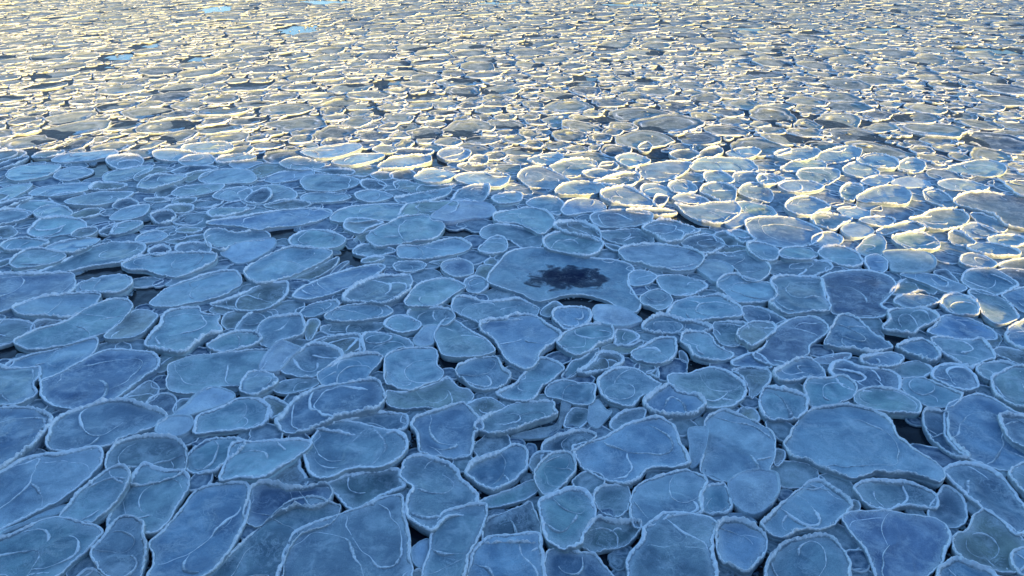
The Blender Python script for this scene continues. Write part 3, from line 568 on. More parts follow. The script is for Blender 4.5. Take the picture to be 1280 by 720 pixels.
ub|small pancake, first from the blue kite-shaped pancake towards the large blue pancake past black water|352,436 365,447 378,453 391,446 401,436 394,420 344,420
up|small smooth pale long pancake, first from the broad lens-shaped pancake towards the pale domed pancake|186,625 200,628 207,625 202,605 192,583 178,569 177,580 182,599
up|small pale bean-shaped ice pancake lying over the corner of a larger one|-379,632 -379,640 -367,647 -349,647 -340,635 -341,625 -349,618 -365,617 -376,622
u|medium frost-rimmed round pancake, second from the rounded triangular pancake towards the half-covered smooth blue pancake|-170,849 -165,868 -147,875 -129,863 -119,847 -125,829 -145,821 -162,831
|large sunlit bright-rimmed oval pancake, second behind the sunlit rosette-like pancake|584,1456 609,1495 656,1508 685,1495 674,1456 631,1407 591,1407
lg|medium greyish oval pancake, second from the blocky round pancake towards the half-covered smooth blue pancake|-256,801 -242,816 -217,822 -197,821 -184,778 -207,771 -220,787
|very large sunlit round pancake, third from the smooth cream sunlit pancake towards the three-lobed pancake|79,1515 113,1549 153,1563 183,1542 167,1488 123,1450 99,1469
u|large frost-rimmed round pancake, first from the flat oblong shaded pancake towards the wavy-backed pancake|-738,1384 -748,1437 -729,1459 -674,1456 -660,1431 -679,1389 -699,1361 -724,1366
|medium frost-rimmed round pancake, just in front of the large oval overlapping pancake|-299,893 -292,902 -275,913 -251,918 -240,904 -244,887 -260,873 -278,868 -290,873
u|medium frost-rimmed oval pancake, first from the gold-flecked small pancake towards the broad dark blue pancake|532,910 552,928 577,934 596,925 599,910 585,899 564,889 543,891
u|sunlit leaf-shaped ice pancake just beyond the shadow line|-283,1501 -274,1556 -230,1585 -186,1585 -173,1549 -196,1515 -234,1488
u|long low ice pancake lying along the shadow line|-1005,1563 -997,1607 -951,1622 -909,1637 -878,1600 -900,1563 -943,1546 -980,1542
|round pancake, second from long low pancake on shadow line towards flat oblong shaded pancake|-833,1437 -847,1482 -827,1501 -794,1522 -763,1515 -754,1469 -778,1431 -812,1419
u|large frost-rimmed oval pancake, second from the three-lobed pancake towards the anvil-shaped pancake|89,1261 105,1306 133,1322 162,1312 175,1281 153,1261 123,1246 97,1234
u|small frost-rimmed oval pancake, just in front of the blue three-cornered pancake|423,762 437,771 456,777 476,776 480,763 466,749 446,743 427,749
lg|small half-sunk greyish round pancake, first from the diamond-shaped pancake towards the broad straight-sided bottom pancake|-237,551 -230,569 -219,587 -208,569 -198,551 -209,542
|medium sunlit bright-rimmed round pancake, third in front of the sunlit dish-shaped pancake|741,1101 770,1121 796,1109 807,1078 799,1059 767,1059 744,1074
u|medium frost-rimmed round pancake, just in front of the small coin-like pancake|180,922 196,943 214,948 227,928 223,904 203,886 191,896 181,904
l|large half-sunk frost-rimmed round pancake, fourth from the grey-green leaf-shaped pancake towards the wavy-backed pancake|-706,841 -688,863 -665,865 -640,855 -626,826 -633,811 -647,797 -666,787
l|medium pancake, first from the rough grey torn pancake towards the pale wedge between black gaps|266,841 273,857 289,857 311,852 307,826 286,797 269,801 264,816
u|large sunlit bright-rimmed oval pancake, second behind the half-shaded wide pancake|364,1366 395,1407 424,1395 435,1361 418,1306 395,1296 379,1322
|very large sunlit bright-rimmed oval pancake, eighth behind the sunlit rosette-like pancake|586,1607 630,1645 678,1653 697,1622 641,1549 602,1549 583,1570
|small frost-rimmed oval pancake, second in front of the blue three-cornered pancake|453,742 477,758 494,762 504,753 504,740 492,730 472,728 458,732
|very large sunlit bright-rimmed oval pancake, seventh behind the sunlit rosette-like pancake|674,1592 723,1637 773,1661 789,1622 754,1570 704,1542 679,1556
lg|small half-sunk greyish oval pancake, first from the broad cap-shaped pancake towards the heart-shaped pancake|264,742 284,747 305,744 308,730 291,705 271,686 272,705 271,725
|large sunlit bright-rimmed round pancake, just behind the wide dark grey sunlit pancake|850,1407 884,1434 924,1431 939,1401 939,1384 897,1355 861,1366 846,1384
|sunlit round pancake, second from blue pancake touching the shadow line towards smooth golden slab|530,1222 552,1246 582,1241 601,1217 573,1190 549,1163 531,1181 526,1199
|large round pancake, first from the flat broad shaded oval towards the flat oblong shaded pancake|-518,1462 -507,1475 -473,1488 -431,1505 -407,1456 -437,1431 -475,1419 -502,1431
u|medium frost-rimmed round pancake, second in front of the blue pancake touching the shadow line|380,1097 394,1113 416,1109 430,1082 412,1044 387,1044 376,1066
u|large sunlit bright-rimmed round pancake, fifth behind the sunlit rosette-like pancake|748,1556 796,1607 825,1592 833,1542 807,1495 773,1495 750,1528
l|medium frost-rimmed long pancake, third from the blocky round pancake towards the half-covered smooth blue pancake|-252,841 -245,852 -213,855 -182,857 -170,852 -174,839 -193,829 -223,824 -242,827
u|medium frost-rimmed oval pancake, just in front of the blue pancake touching the shadow line|423,1070 441,1093 469,1101 486,1093 486,1066 467,1049 438,1046 424,1051
lb|medium half-sunk deep blue round pancake, just behind the rough grey torn pancake|318,896 338,899 356,885 369,857 353,841 318,849
|large frost-rimmed long pancake, second behind the helmet-shaped pancake|-224,1328 -200,1344 -156,1366 -121,1372 -119,1350 -143,1312 -179,1301 -210,1306
l|large half-sunk frost-rimmed round pancake, first from the anvil-shaped pancake towards the three-lobed pancake|146,1159 178,1168 213,1172 234,1138 226,1109 196,1105 165,1121
u|medium frost-rimmed round pancake, just in front of the wavy-backed pancake|-832,1097 -833,1121 -817,1134 -792,1129 -762,1117 -768,1093 -787,1082 -812,1082
u|medium sunlit bright-rimmed long pancake, just behind the smooth golden slab|559,1097 585,1129 609,1146 619,1129 604,1089 584,1066 565,1066 557,1078
u|large sunlit pancake, first from the large oval where sunlight begins towards the sunlit leaf-shaped pancake|-391,1542 -376,1585 -340,1607 -290,1600 -281,1570 -310,1535 -344,1515
u|medium round pancake, second from the pancake with dark thawed centre towards the rounded triangular pancake|-110,1019 -103,1040 -78,1048 -59,1030 -60,998 -80,985 -99,998
u|large sunlit bright-rimmed round pancake, just in front of the sunlit leaf-shaped pancake|-200,1444 -181,1495 -151,1495 -116,1462 -129,1419 -163,1401 -189,1419
b|small deep blue round pancake, just in front of the rough grey torn pancake|268,760 284,773 303,782 311,771 314,751 308,747 284,747 268,749
|flat oblong ice pancake among overlapping ovals in the shadow|-657,1350 -656,1389 -621,1401 -577,1401 -567,1372 -592,1344 -626,1333
|large frost-rimmed round pancake, just behind the three-lobed pancake|26,1296 42,1322 72,1330 94,1312 97,1276 83,1241 65,1256 40,1276
|sunlit oval pancake, third from half-shaded wide pancake towards blue pancake touching the shadow line|437,1355 465,1401 495,1407 505,1361 484,1306 461,1317 443,1333
u|medium sunlit bright-rimmed round pancake, first from the smooth golden slab towards the sunlit dish-shaped pancake|698,1048 725,1074 746,1066 752,1033 730,1016 707,1019 695,1030
|large frost-rimmed oval pancake, third behind the three-lobed pancake|-115,1312 -105,1361 -83,1389 -47,1389 -44,1350 -56,1312 -87,1312
|large frost-rimmed oval pancake, just in front of the flat broad shaded oval|-403,1328 -391,1355 -349,1361 -311,1344 -316,1312 -355,1299 -386,1306
p|tiny oval pancake, first from the tilted boot-shaped pancake towards the broad straight-sided bottom pancake|-87,462 -84,470 -79,475 -72,475 -70,453 -74,444 -83,448
|large sunlit pancake, first from the wide dark grey sunlit pancake towards the sunlit dish-shaped pancake|798,1361 827,1384 840,1350 825,1286 799,1270 786,1296 782,1317
|sunlit round pancake, second from half-shaded wide pancake towards blue pancake touching the shadow line|417,1296 437,1312 462,1296 478,1276 473,1236 434,1227 421,1256
ug|medium greyish round pancake, first from the helmet-shaped pancake towards the large oval overlapping pancake|-293,1190 -290,1217 -262,1219 -240,1213 -224,1199 -247,1172 -256,1146 -283,1163
|oval pancake, third from long low pancake on shadow line towards flat oblong shaded pancake|-805,1607 -800,1637 -755,1637 -709,1615 -699,1563 -737,1549 -773,1563
l|medium half-sunk frost-rimmed oval pancake, second from the star-shaped pancake towards the half-covered smooth blue pancake|-363,836 -364,852 -361,873 -349,887 -327,889 -320,873 -330,852 -338,834 -345,824
p|tiny smooth pale long pancake, second from the pale domed pancake towards the wavy-sided bottom pancake|179,503 191,508 211,508 218,501 220,494 202,494 188,495
lg|small half-sunk greyish oval pancake, just behind the thick-crusted round pancake|78,734 98,760 109,780 129,778 137,764 125,747 105,736
lb|large half-sunk deep blue round pancake, first from the anvil-shaped pancake towards the half-shaded wide pancake|279,1113 302,1142 332,1155 350,1121 336,1089 307,1074 291,1089
up|narrow white sliver of ice tilted almost on edge beside a long pancake|-455,484 -443,494 -432,506 -416,520 -408,519 -411,511 -428,499 -443,487 -452,479 -459,474
|medium sunlit bright-rimmed oval pancake, just in front of the sunlit dish-shaped pancake|773,1181 808,1208 826,1190 828,1163 796,1138 773,1138 765,1155
u|sunlit round pancake, third from sunlit rosette-like pancake towards blue pancake touching the shadow line|527,1395 559,1419 595,1419 616,1389 594,1361 555,1350 532,1361
ub|large deep blue long pancake, just in front of the gold-flecked oval pancake|632,816 658,844 689,860 720,863 665,778 643,783 632,797
|large sunlit oval pancake, third from the smooth cream sunlit pancake towards the sunlit rosette-like pancake|460,1469 501,1482 522,1450 503,1407 462,1389 439,1407
u|medium frost-rimmed oval pancake, third in front of the three-lobed pancake|-55,1089 -46,1121 -34,1142 -13,1138 -6,1097 -16,1074 -41,1070
u|large frost-rimmed round pancake, just in front of the large oval where sunlight begins|-499,1528 -489,1563 -456,1570 -404,1535 -405,1501 -444,1488 -479,1495
up|medium sunlit smooth pale oval pancake, third behind the smooth golden slab|559,1163 578,1194 603,1203 617,1181 613,1155 587,1134 564,1134
|large frost-rimmed oval pancake, second from the wavy-backed pancake towards the frame edge|-912,1276 -915,1306 -890,1315 -849,1301 -822,1265 -856,1256 -885,1261
u|large frost-rimmed oval pancake, just behind the wavy-backed pancake|-864,1246 -865,1278 -839,1284 -805,1261 -784,1231 -809,1222 -835,1217
|sunlit oval pancake, fourth from long low pancake on shadow line towards flat oblong shaded pancake|-758,1653 -750,1685 -683,1693 -637,1653 -656,1615 -709,1615
l|medium half-sunk frost-rimmed oval pancake, just behind the gold-flecked small pancake|542,937 568,969 592,988 612,982 620,962 605,937 589,947 563,934
|large sunlit bright-rimmed oval pancake, fourth behind the sunlit rosette-like pancake|565,1501 600,1542 646,1563 675,1535 651,1495 605,1482 572,1482
u|purse-shaped ice pancake with an upright end|-715,1222 -719,1256 -702,1276 -673,1284 -657,1251 -658,1225 -684,1213
|medium frost-rimmed oval pancake, second in front of the helmet-shaped pancake|-258,1089 -243,1113 -209,1105 -187,1089 -198,1074 -228,1063 -248,1070
u|medium frost-rimmed round pancake, just behind the spoon-shaped pancake|-543,1085 -544,1109 -523,1115 -495,1109 -482,1082 -494,1064 -521,1066
p|small smooth pale oval pancake, just in front of the thick-crusted round pancake|82,649 87,671 97,679 104,663 110,660 94,635 86,635
|small frost-rimmed long pancake, second from the thick-crusted round pancake towards the figure-eight pancake|59,730 73,760 83,766 100,783 109,787 105,773 89,749 73,730
lg|small half-sunk greyish round pancake, second from the blocky round pancake towards the figure-eight pancake|-51,671 -36,686 -23,688 -7,671 -18,660 -37,651
lg|small greyish round pancake, first from the big blue oblong pancake towards the pale humped pancake|-441,682 -434,705 -427,721 -414,713 -405,697 -409,680 -421,676
lb|small oval pancake, first from the pale humped pancake towards the big blue oblong pancake|-411,674 -406,693 -393,695 -378,682 -372,656 -380,652 -399,667
|large pancake, first from the flat oblong shaded pancake towards the long narrow deep blue pancake|-572,1333 -563,1372 -529,1389 -508,1372 -506,1328 -531,1312
lg|large half-sunk greyish oval pancake, first from the three-lobed pancake towards the anvil-shaped pancake|72,1181 91,1203 123,1203 147,1168 146,1129 127,1138 95,1155
u|medium pancake, first from the long narrow deep blue pancake towards the flat oblong shaded pancake|-548,1236 -552,1265 -529,1276 -491,1270 -477,1256 -498,1227 -528,1219
up|small oval pancake, first from the rounded triangular pancake towards the half-covered smooth blue pancake|-126,806 -122,824 -114,844 -98,844 -101,821 -99,801 -111,792 -121,794
lp|medium smooth pale long pancake, first from the spoon-shaped pancake towards the large oval overlapping pancake|-511,975 -499,995 -467,1023 -443,1033 -439,1023 -452,998 -478,972 -500,961
l|small frost-rimmed oval pancake, first from the half-covered smooth blue pancake towards the pale humped pancake|-274,701 -271,717 -255,725 -231,725 -227,713 -239,701 -258,695
|large sunlit bright-rimmed oval pancake, third behind the sunlit rosette-like pancake|691,1488 738,1542 760,1522 768,1482 737,1450 704,1450
lp|small smooth pale long pancake, third from the broad lens-shaped pancake towards the tilted boot-shaped pancake|0,620 26,632 47,642 56,678 65,671 57,652 51,632 31,618
|sunlit oval pancake, first from blue pancake touching the shadow line towards smooth golden slab|497,1129 510,1150 538,1163 554,1142 539,1113 512,1101 498,1109
u|small coin-like ice pancake at the edge of the thawed one|172,988 182,1009 201,1010 217,992 206,969 187,961 173,965
|medium sunlit bright-rimmed oval pancake, second in front of the sunlit dish-shaped pancake|788,1129 817,1150 848,1150 858,1129 830,1105 801,1105
|large frost-rimmed oval pancake, just in front of the long oval near dark pool|-999,1296 -1004,1378 -987,1401 -955,1401 -943,1366 -947,1322 -963,1312 -985,1286
u|large frost-rimmed round pancake, first from the flat broad shaded oval towards the sunlit leaf-shaped pancake|-302,1339 -291,1361 -265,1370 -228,1339 -241,1312 -269,1301 -290,1312
|sunlit round pancake, second from sunlit rosette-like pancake towards blue pancake touching the shadow line|592,1261 612,1281 642,1281 656,1246 632,1222 603,1222
b|large deep blue long pancake, first from the gold-flecked oval pancake towards the frame edge|698,931 724,950 753,959 780,956 734,885 702,882 697,896 696,913
|medium frost-rimmed long pancake, just in front of the large blue pancake past black water|486,560 505,574 522,580 539,574 506,524 484,524 482,540
|large frost-rimmed round pancake, first from the long oval near dark pool towards the purse-shaped pancake|-940,1450 -950,1495 -925,1519 -881,1495 -879,1462 -901,1434
|oval pancake, first from long low pancake on shadow line towards flat oblong shaded pancake|-880,1549 -872,1578 -826,1585 -796,1542 -805,1508 -835,1501
u|small pancake, fourth from the blue kite-shaped pancake towards the large blue pancake past black water|425,457 434,463 446,464 456,453 438,424 423,432 421,444
|medium sunlit pancake, first from the sunlit dish-shaped pancake towards the wide dark grey sunlit pancake|826,1246 848,1241 859,1199 849,1172 825,1163 817,1199
u|medium sunlit bright-rimmed oval pancake, second from the sunlit dish-shaped pancake towards the smooth golden slab|606,1203 636,1231 665,1234 677,1213 649,1181 624,1181
|medium sunlit bright-rimmed long pancake, first from the sunlit dish-shaped pancake towards the smooth golden slab|620,1163 651,1185 692,1199 714,1181 688,1163 652,1159 626,1146
l|large half-sunk frost-rimmed long pancake, second in front of the sunlit leaf-shaped pancake|-236,1413 -219,1431 -171,1401 -120,1407 -119,1389 -148,1366 -194,1361 -224,1378
l|small half-sunk frost-rimmed long pancake, just behind the broad lens-shaped pancake|106,638 113,652 126,663 146,665 141,645 120,635 110,628
ub|small pancake, fifth from the blue kite-shaped pancake towards the large blue pancake past black water|445,496 457,505 472,506 481,496 468,470 456,470 447,482
u|large frost-rimmed round pancake, first from the wavy-backed pancake towards the frame edge|-954,1227 -926,1251 -896,1261 -865,1246 -867,1213 -889,1190 -919,1172
|small frost-rimmed round pancake, just in front of the pale wedge between black gaps|130,806 135,836 150,839 162,831 166,821 153,806 140,800
|sunlit long pancake, first from sunlit rosette-like pancake towards blue pancake touching the shadow line|641,1372 673,1413 694,1395 683,1361 654,1328 640,1312 627,1328
u|large frost-rimmed round pancake, third behind the flat oblong shaded pancake|-646,1556 -643,1592 -609,1610 -566,1585 -566,1556 -606,1535 -632,1535
|large sunlit bright-rimmed round pancake, just behind the smooth cream sunlit pancake|226,1570 259,1607 292,1585 299,1549 254,1511 236,1528
|large sunlit bright-rimmed oval pancake, fourth from the smooth cream sunlit pancake towards the three-lobed pancake|33,1570 58,1600 99,1622 115,1585 86,1535 47,1535
|small oval pancake, first from the pancake with dark thawed centre towards the rounded triangular pancake|-71,975 -60,992 -45,992 -34,969 -43,943 -63,943
u|small frost-rimmed oval pancake, first from the smooth golden slab towards the broad dark blue pancake|549,1044 564,1063 580,1065 584,1037 568,1009 551,1005 546,1023
p|large sunlit pancake, first from the sunlit rosette-like pancake towards the wide dark grey sunlit pancake|764,1419 811,1450 842,1431 846,1407 798,1389 761,1395
u|large sunlit round pancake, first from the sunlit leaf-shaped pancake towards the smooth cream sunlit pancake|-166,1585 -158,1630 -127,1637 -92,1607 -100,1563 -134,1549
|medium sunlit bright-rimmed round pancake, just behind the half-shaded wide pancake|302,1317 328,1350 356,1339 373,1306 352,1288 323,1291
lg|tiny half-sunk greyish oval pancake, second behind the egg-shaped pancake|17,574 22,590 39,593 51,587 40,577 30,566 22,563
lg|large sunlit greyish oval pancake, first from the smooth cream sunlit pancake towards the three-lobed pancake|165,1419 196,1444 232,1469 263,1456 243,1401 205,1389 179,1401
|large sunlit bright-rimmed long pancake, sixth behind the sunlit rosette-like pancake|841,1549 875,1575 889,1542 866,1495 831,1475 811,1495
u|medium frost-rimmed round pancake, second behind the three-lobed pancake|-40,1322 -23,1350 8,1357 21,1333 11,1301 -22,1288
u|medium frost-rimmed round pancake, just in front of the purse-shaped pancake|-682,1155 -689,1185 -676,1210 -648,1203 -640,1185 -652,1159 -670,1146
u|large frost-rimmed round pancake, fourth behind the flat oblong shaded pancake|-721,1542 -716,1585 -677,1600 -649,1563 -651,1528 -691,1522
|medium sunlit bright-rimmed round pancake, second in front of the smooth cream sunlit pancake|249,1366 263,1401 294,1401 312,1366 305,1350 275,1336 257,1341
|large frost-rimmed oval pancake, second behind the flat oblong shaded pancake|-606,1528 -592,1556 -548,1556 -516,1522 -530,1495 -582,1501
up|sunlit oval pancake, first from half-shaded wide pancake towards blue pancake touching the shadow line|370,1199 389,1231 415,1248 432,1231 412,1199 382,1176
u|medium frost-rimmed round pancake, just behind the long oar-shaped pancake|-625,1125 -625,1150 -603,1163 -579,1146 -577,1125 -597,1111 -615,1113
l|tiny half-sunk frost-rimmed oval pancake, second from the broad lens-shaped pancake towards the tilted boot-shaped pancake|56,645 66,667 84,667 85,652 73,635 58,635
|sunlit oval pancake, fourth from sunlit rosette-like pancake towards blue pancake touching the shadow line|498,1444 532,1475 551,1456 551,1425 523,1395 494,1389
|large sunlit oval pancake, first from the smooth cream sunlit pancake towards the sunlit rosette-like pancake|399,1475 435,1488 450,1431 431,1407 393,1413
lg|small half-sunk greyish round pancake, second from the grey-green leaf-shaped pancake towards the wavy-backed pancake|-626,826 -636,857 -618,863 -593,852 -603,831 -613,816
|medium sunlit bright-rimmed round pancake, just in front of the smooth cream sunlit pancake|309,1395 331,1425 357,1413 362,1366 335,1350 311,1361
g|small greyish long pancake, first from the large two-lobed pancake towards the blue three-cornered pancake|367,766 386,776 418,780 416,769 392,758 372,758
|small frost-rimmed round pancake, third in front of the helmet-shaped pancake|-184,1033 -175,1046 -150,1048 -132,1037 -138,1019 -158,1011 -177,1016
|large sunlit round pancake, fourth from the smooth cream sunlit pancake towards the sunlit rosette-like pancake|482,1622 519,1656 555,1656 561,1622 528,1578 495,1585
|medium pancake, first from the blue pancake touching the shadow line towards the half-shaded wide pancake|366,1168 389,1176 403,1155 403,1121 377,1109 371,1138
|medium sunlit bright-rimmed oval pancake, second from the smooth cream sunlit pancake towards the three-lobed pancake|145,1469 181,1495 217,1482 235,1462 203,1437 163,1444
|medium sunlit bright-rimmed oval pancake, just behind the sunlit rosette-like pancake|704,1425 747,1462 777,1456 771,1425 729,1395 708,1401
p||-766,1431 -774,1469 -758,1508 -735,1515 -710,1495 -737,1469 -740,1419
||335,1456 359,1482 393,1469 387,1425 353,1413 331,1425
u||-506,1317 -503,1355 -477,1372 -459,1339 -464,1301 -490,1301
u||348,1592 371,1630 405,1637 419,1600 392,1556 361,1556
||-274,1630 -247,1653 -181,1630 -186,1592 -234,1585
u||-829,1372 -830,1407 -801,1413 -764,1401 -766,1372 -800,1361
l||601,783 619,797 636,787 662,773 645,747 621,751 609,766
||732,1142 752,1168 765,1155 767,1121 744,1109 726,1113
l||-329,988 -305,1016 -283,1051 -275,1059 -272,1030 -289,998 -309,982
||752,1033 779,1051 811,1059 826,1037 799,1009 767,1012
lg||242,652 256,671 270,667 270,649 254,638
l||112,790 127,804 147,799 164,809 165,799 147,780 124,780
lb||732,1009 759,1019 783,1009 796,982 772,943 748,956 739,975
lg||-384,847 -390,879 -374,890 -358,882 -366,857 -365,836
lg||-282,682 -272,688 -252,674 -251,660 -263,649 -270,667
||-266,816 -275,857 -267,865 -255,852 -255,826 -258,807
||338,1150 362,1168 374,1146 371,1113 353,1105
l||-459,1286 -437,1312 -408,1317 -376,1296 -390,1276 -424,1267
u||-644,1227 -638,1246 -612,1244 -594,1222 -601,1199 -621,1197
||-305,1407 -296,1431 -267,1429 -249,1401 -258,1372 -281,1372
pg||38,879 47,902 62,916 73,896 60,887 51,868
||-1065,1592 -1068,1630 -1029,1640 -1004,1615 -1012,1578 -1044,1570
||-639,1261 -629,1286 -593,1288 -581,1261 -599,1246 -626,1251
||-413,1482 -380,1501 -335,1488 -326,1462 -360,1450
||-117,1515 -95,1542 -56,1528 -46,1495 -88,1482
p||-56,1002 -49,1030 -31,1033 -21,1016 -36,995 -48,988
||-1180,1592 -1156,1625 -1114,1630 -1087,1607 -1087,1570 -1114,1556 -1140,1542
l||-883,1333 -874,1355 -832,1355 -819,1339 -830,1301 -859,1306
p||-293,804 -283,816 -267,815 -258,801 -266,787 -278,797
l||326,1089 347,1107 382,1105 379,1082 349,1066 333,1078
lp||-427,742 -423,773 -400,778 -399,769 -410,753 -416,740
||-1118,1508 -1105,1542 -1087,1585 -1067,1585 -1058,1542 -1071,1508 -1093,1482
||418,1607 447,1645 475,1645 470,1607 434,1570 417,1570
||-690,1350 -693,1384 -672,1401 -655,1378 -657,1344 -671,1333
l||-794,1227 -789,1265 -766,1278 -745,1270 -745,1251 -762,1227
u||-740,1142 -743,1163 -728,1174 -708,1168 -704,1146 -719,1131
||-253,1469 -223,1495 -199,1469 -203,1437 -240,1437
l||207,1256 235,1270 291,1261 294,1246 258,1236 224,1246
||-893,1163 -883,1181 -867,1188 -842,1163 -841,1144 -854,1134
||-738,1281 -738,1312 -722,1319 -695,1296 -706,1276 -720,1265
p||237,1389 259,1431 286,1444 303,1425 271,1401 242,1372
||641,1009 663,1016 663,988 656,969 642,982
u||-581,1074 -580,1093 -567,1101 -547,1082 -549,1066 -566,1060
l||-712,1488 -696,1522 -644,1522 -624,1501 -667,1482 -687,1469
||-318,1637 -306,1677 -273,1669 -261,1622 -291,1607
p||-376,667 -374,682 -361,684 -360,674 -365,660 -371,658
p||268,596 278,596 278,588 270,576 262,573
l||-572,1121 -557,1142 -522,1155 -515,1138 -540,1115
||261,1296 276,1339 299,1333 287,1296 268,1273
||-292,1456 -279,1482 -248,1469 -244,1437 -271,1431
||-96,1556 -80,1589 -53,1578 -56,1535 -86,1528
||181,1501 194,1542 221,1549 227,1515 201,1492
||-578,1172 -564,1185 -533,1176 -533,1159 -564,1159
p||-265,1134 -252,1163 -233,1172 -241,1138 -251,1121
||-640,1306 -631,1328 -603,1330 -595,1306 -614,1294
l||-672,1450 -663,1482 -630,1495 -635,1450 -651,1419
p||-417,890 -412,903 -388,890 -392,879 -410,882
p||317,524 324,523 324,516 318,509 312,510
l||-979,1265 -954,1296 -929,1317 -909,1322 -917,1296 -932,1261 -953,1236
l||-787,995 -771,998 -733,1016 -724,1005 -743,992 -779,982
l||598,809 623,816 632,836 634,821 622,804 609,797
||-364,424 -360,438 -353,443 -339,436 -326,422
||290,1661 315,1701 326,1669 307,1622 289,1625
||-91,436 -84,441 -75,442 -71,428 -88,424
||-697,1317 -684,1328 -646,1328 -647,1312 -674,1304
p||-44,1044 -35,1065 -22,1059 -25,1033 -37,1033
l||-705,1163 -703,1194 -690,1203 -682,1172 -682,1150
||-237,1051 -225,1063 -202,1059 -212,1044 -230,1040
p||209,787 215,787 218,771 214,758 207,766
l||349,852 365,863 389,868 376,855 354,844
p||-276,1009 -267,1037 -254,1044 -259,1026 -272,1002
l||-130,1044 -113,1055 -85,1063 -88,1051 -109,1038
l||-634,1163 -614,1181 -585,1194 -586,1181 -607,1163
l||-815,1030 -804,1051 -787,1066 -781,1055 -783,1033 -802,1019
||160,738 175,744 173,725 166,730
||151,1113 173,1105 181,1089 162,1089
||-404,436 -394,439 -379,436 -369,424 -398,424"""
floes = []
for line in DATA.strip('\n').split('\n'):
    fl, lab, co = line.split('|')
    floes.append((fl, lab, np.array([[float(v) / 100 for v in p.split(',')] for p in co.split()])))

TINT = {'b': (0.62, 0.82, 0.99), 'g': (1.0, 0.99, 0.92), 'p': (1.42, 1.48, 1.52), 'd': (0.30, 0.40, 0.56), '': (0.94, 1.12, 1.15)}
class Heap:
    """collects many small pieces for ONE object of uncountable stuff"""
    def __init__(s): s.V, s.Q4, s.Q3, s.A, s.M4, s.M3, s.n = [], [], [], [], [], [], 0
    def add(s, V, Qs, mi, A=None):
        s.V.append(V)
        for q in Qs:
            (s.Q4 if q.shape[1] == 4 else s.Q3).append(q + s.n); (s.M4 if q.shape[1] == 4 else s.M3).append(np.full(len(q), mi))
        s.A.append(np.zeros(len(V)) if A is None else A); s.n += len(V)
    def build(s, name, mats, **props):
        Q = [np.vstack(s.Q4)] + ([np.vstack(s.Q3)] if s.Q3 else [])
        mi = np.concatenate(s.M4 + s.M3)
        return link(name, mesh_np(name, np.vstack(s.V), Q, mats, mi, np.concatenate(s.A)), **props)
small = Heap()
for k, (fl, lab, pts) in enumerate(floes):
    rs = np.random.default_rng(1000 + k)
    if lab:
        dist = float(np.hypot(pts[:, 0].mean(), pts[:, 1].mean() + 0.01))
        c, slab, rim, rid = pancake(pts, fl, rs, res=float(np.clip(dist * 0.0031, 0.018, 0.042)))
        mats = [ICE]
        if 't' in fl: mats = [ice_material('thawing_ice', thaw=(0.81, 9.90))]
        o = link('ice_pancake', mesh_np('ice_pancake', slab[0], slab[1], mats, attr=slab[2]), loc=(c[0], c[1], 0), label=lab, category='ice floe', group='ice pancakes packed on the water')
        tn = np.array(TINT['d' if 'd' in fl else 'p' if 'p' in fl else 'b' if 'b' in fl else 'g' if 'g' in fl else ''])
        tn = tn * (0.70 if 'l' in fl else 1.0) * rs.uniform(0.76, 1.22) * (1 + rs.normal(0, 0.035, 3))
        if 't' in fl: tn = np.array((1.02, 1.26, 1.36))
        o.color = (*tn, 1)
        r = link('rim', mesh_np('rim', rim[0], rim[1], [ICE if 'p' in fl else FROST], attr=rim[2] * (0.6 if 'p' in fl else 1)), parent=o)
        r.color = (*np.minimum(tn * 1.25, 1.7), 1)
        for q in rid:
            g = link('inner_ridge', mesh_np('inner_ridge', q[0], q[1], [FROST], attr=q[2]), parent=o)
    else:
        c, slab, rim, rid = pancake(pts, fl, rs, res=0.04, ridges=False)
        small.add(slab[0] + (c[0], c[1], 0), slab[1], 2, slab[2]); small.add(rim[0] + (c[0], c[1], 0), rim[1], 1, rim[2])

# ------------------------------------------------------------------ cover mask of the drawn pancakes
G = 0.03; X0, X1, Y0, Y1 = -16.0, 16.0, 2.0, 21.0
nx, ny = int((X1 - X0) / G), int((Y1 - Y0) / G)
cover = np.zeros((ny, nx), bool)
def inside(px, py, P):
    r = np.zeros(px.shape, bool); j = len(P) - 1
    for i in range(len(P)):
        a, b = P[i], P[j]
        cnd = ((a[1] > py) != (b[1] > py)) & (px < (b[0] - a[0]) * (py - a[1]) / (b[1] - a[1] + 1e-12) + a[0]); r ^= cnd; j = i
    return r
for fl, lab, pts in floes:
    lo, hi = pts.min(0), pts.max(0)
    ix0, ix1 = max(0, int((lo[0] - X0) / G)), min(nx, int((hi[0] - X0) / G) + 2); iy0, iy1 = max(0, int((lo[1] - Y0) / G)), min(ny, int((hi[1] - Y0) / G) + 2)
    if ix1 <= ix0 or iy1 <= iy0: continue
    gx, gy = np.meshgrid(X0 + (np.arange(ix0, ix1) + .5) * G, Y0 + (np.arange(iy0, iy1) + .5) * G)
    cover[iy0:iy1, ix0:ix1] |= inside(gx, gy, pts)
traced = cover.copy()
def cov(x, y, M):
    ix = ((np.asarray(x) - X0) / G).astype(int); iy = ((np.asarray(y) - Y0) / G).astype(int)
    ok = (ix >= 0) & (ix < nx) & (iy >= 0) & (iy < ny)
    return np.where(ok, M[np.clip(iy, 0, ny - 1), np.clip(ix, 0, nx - 1)], False)
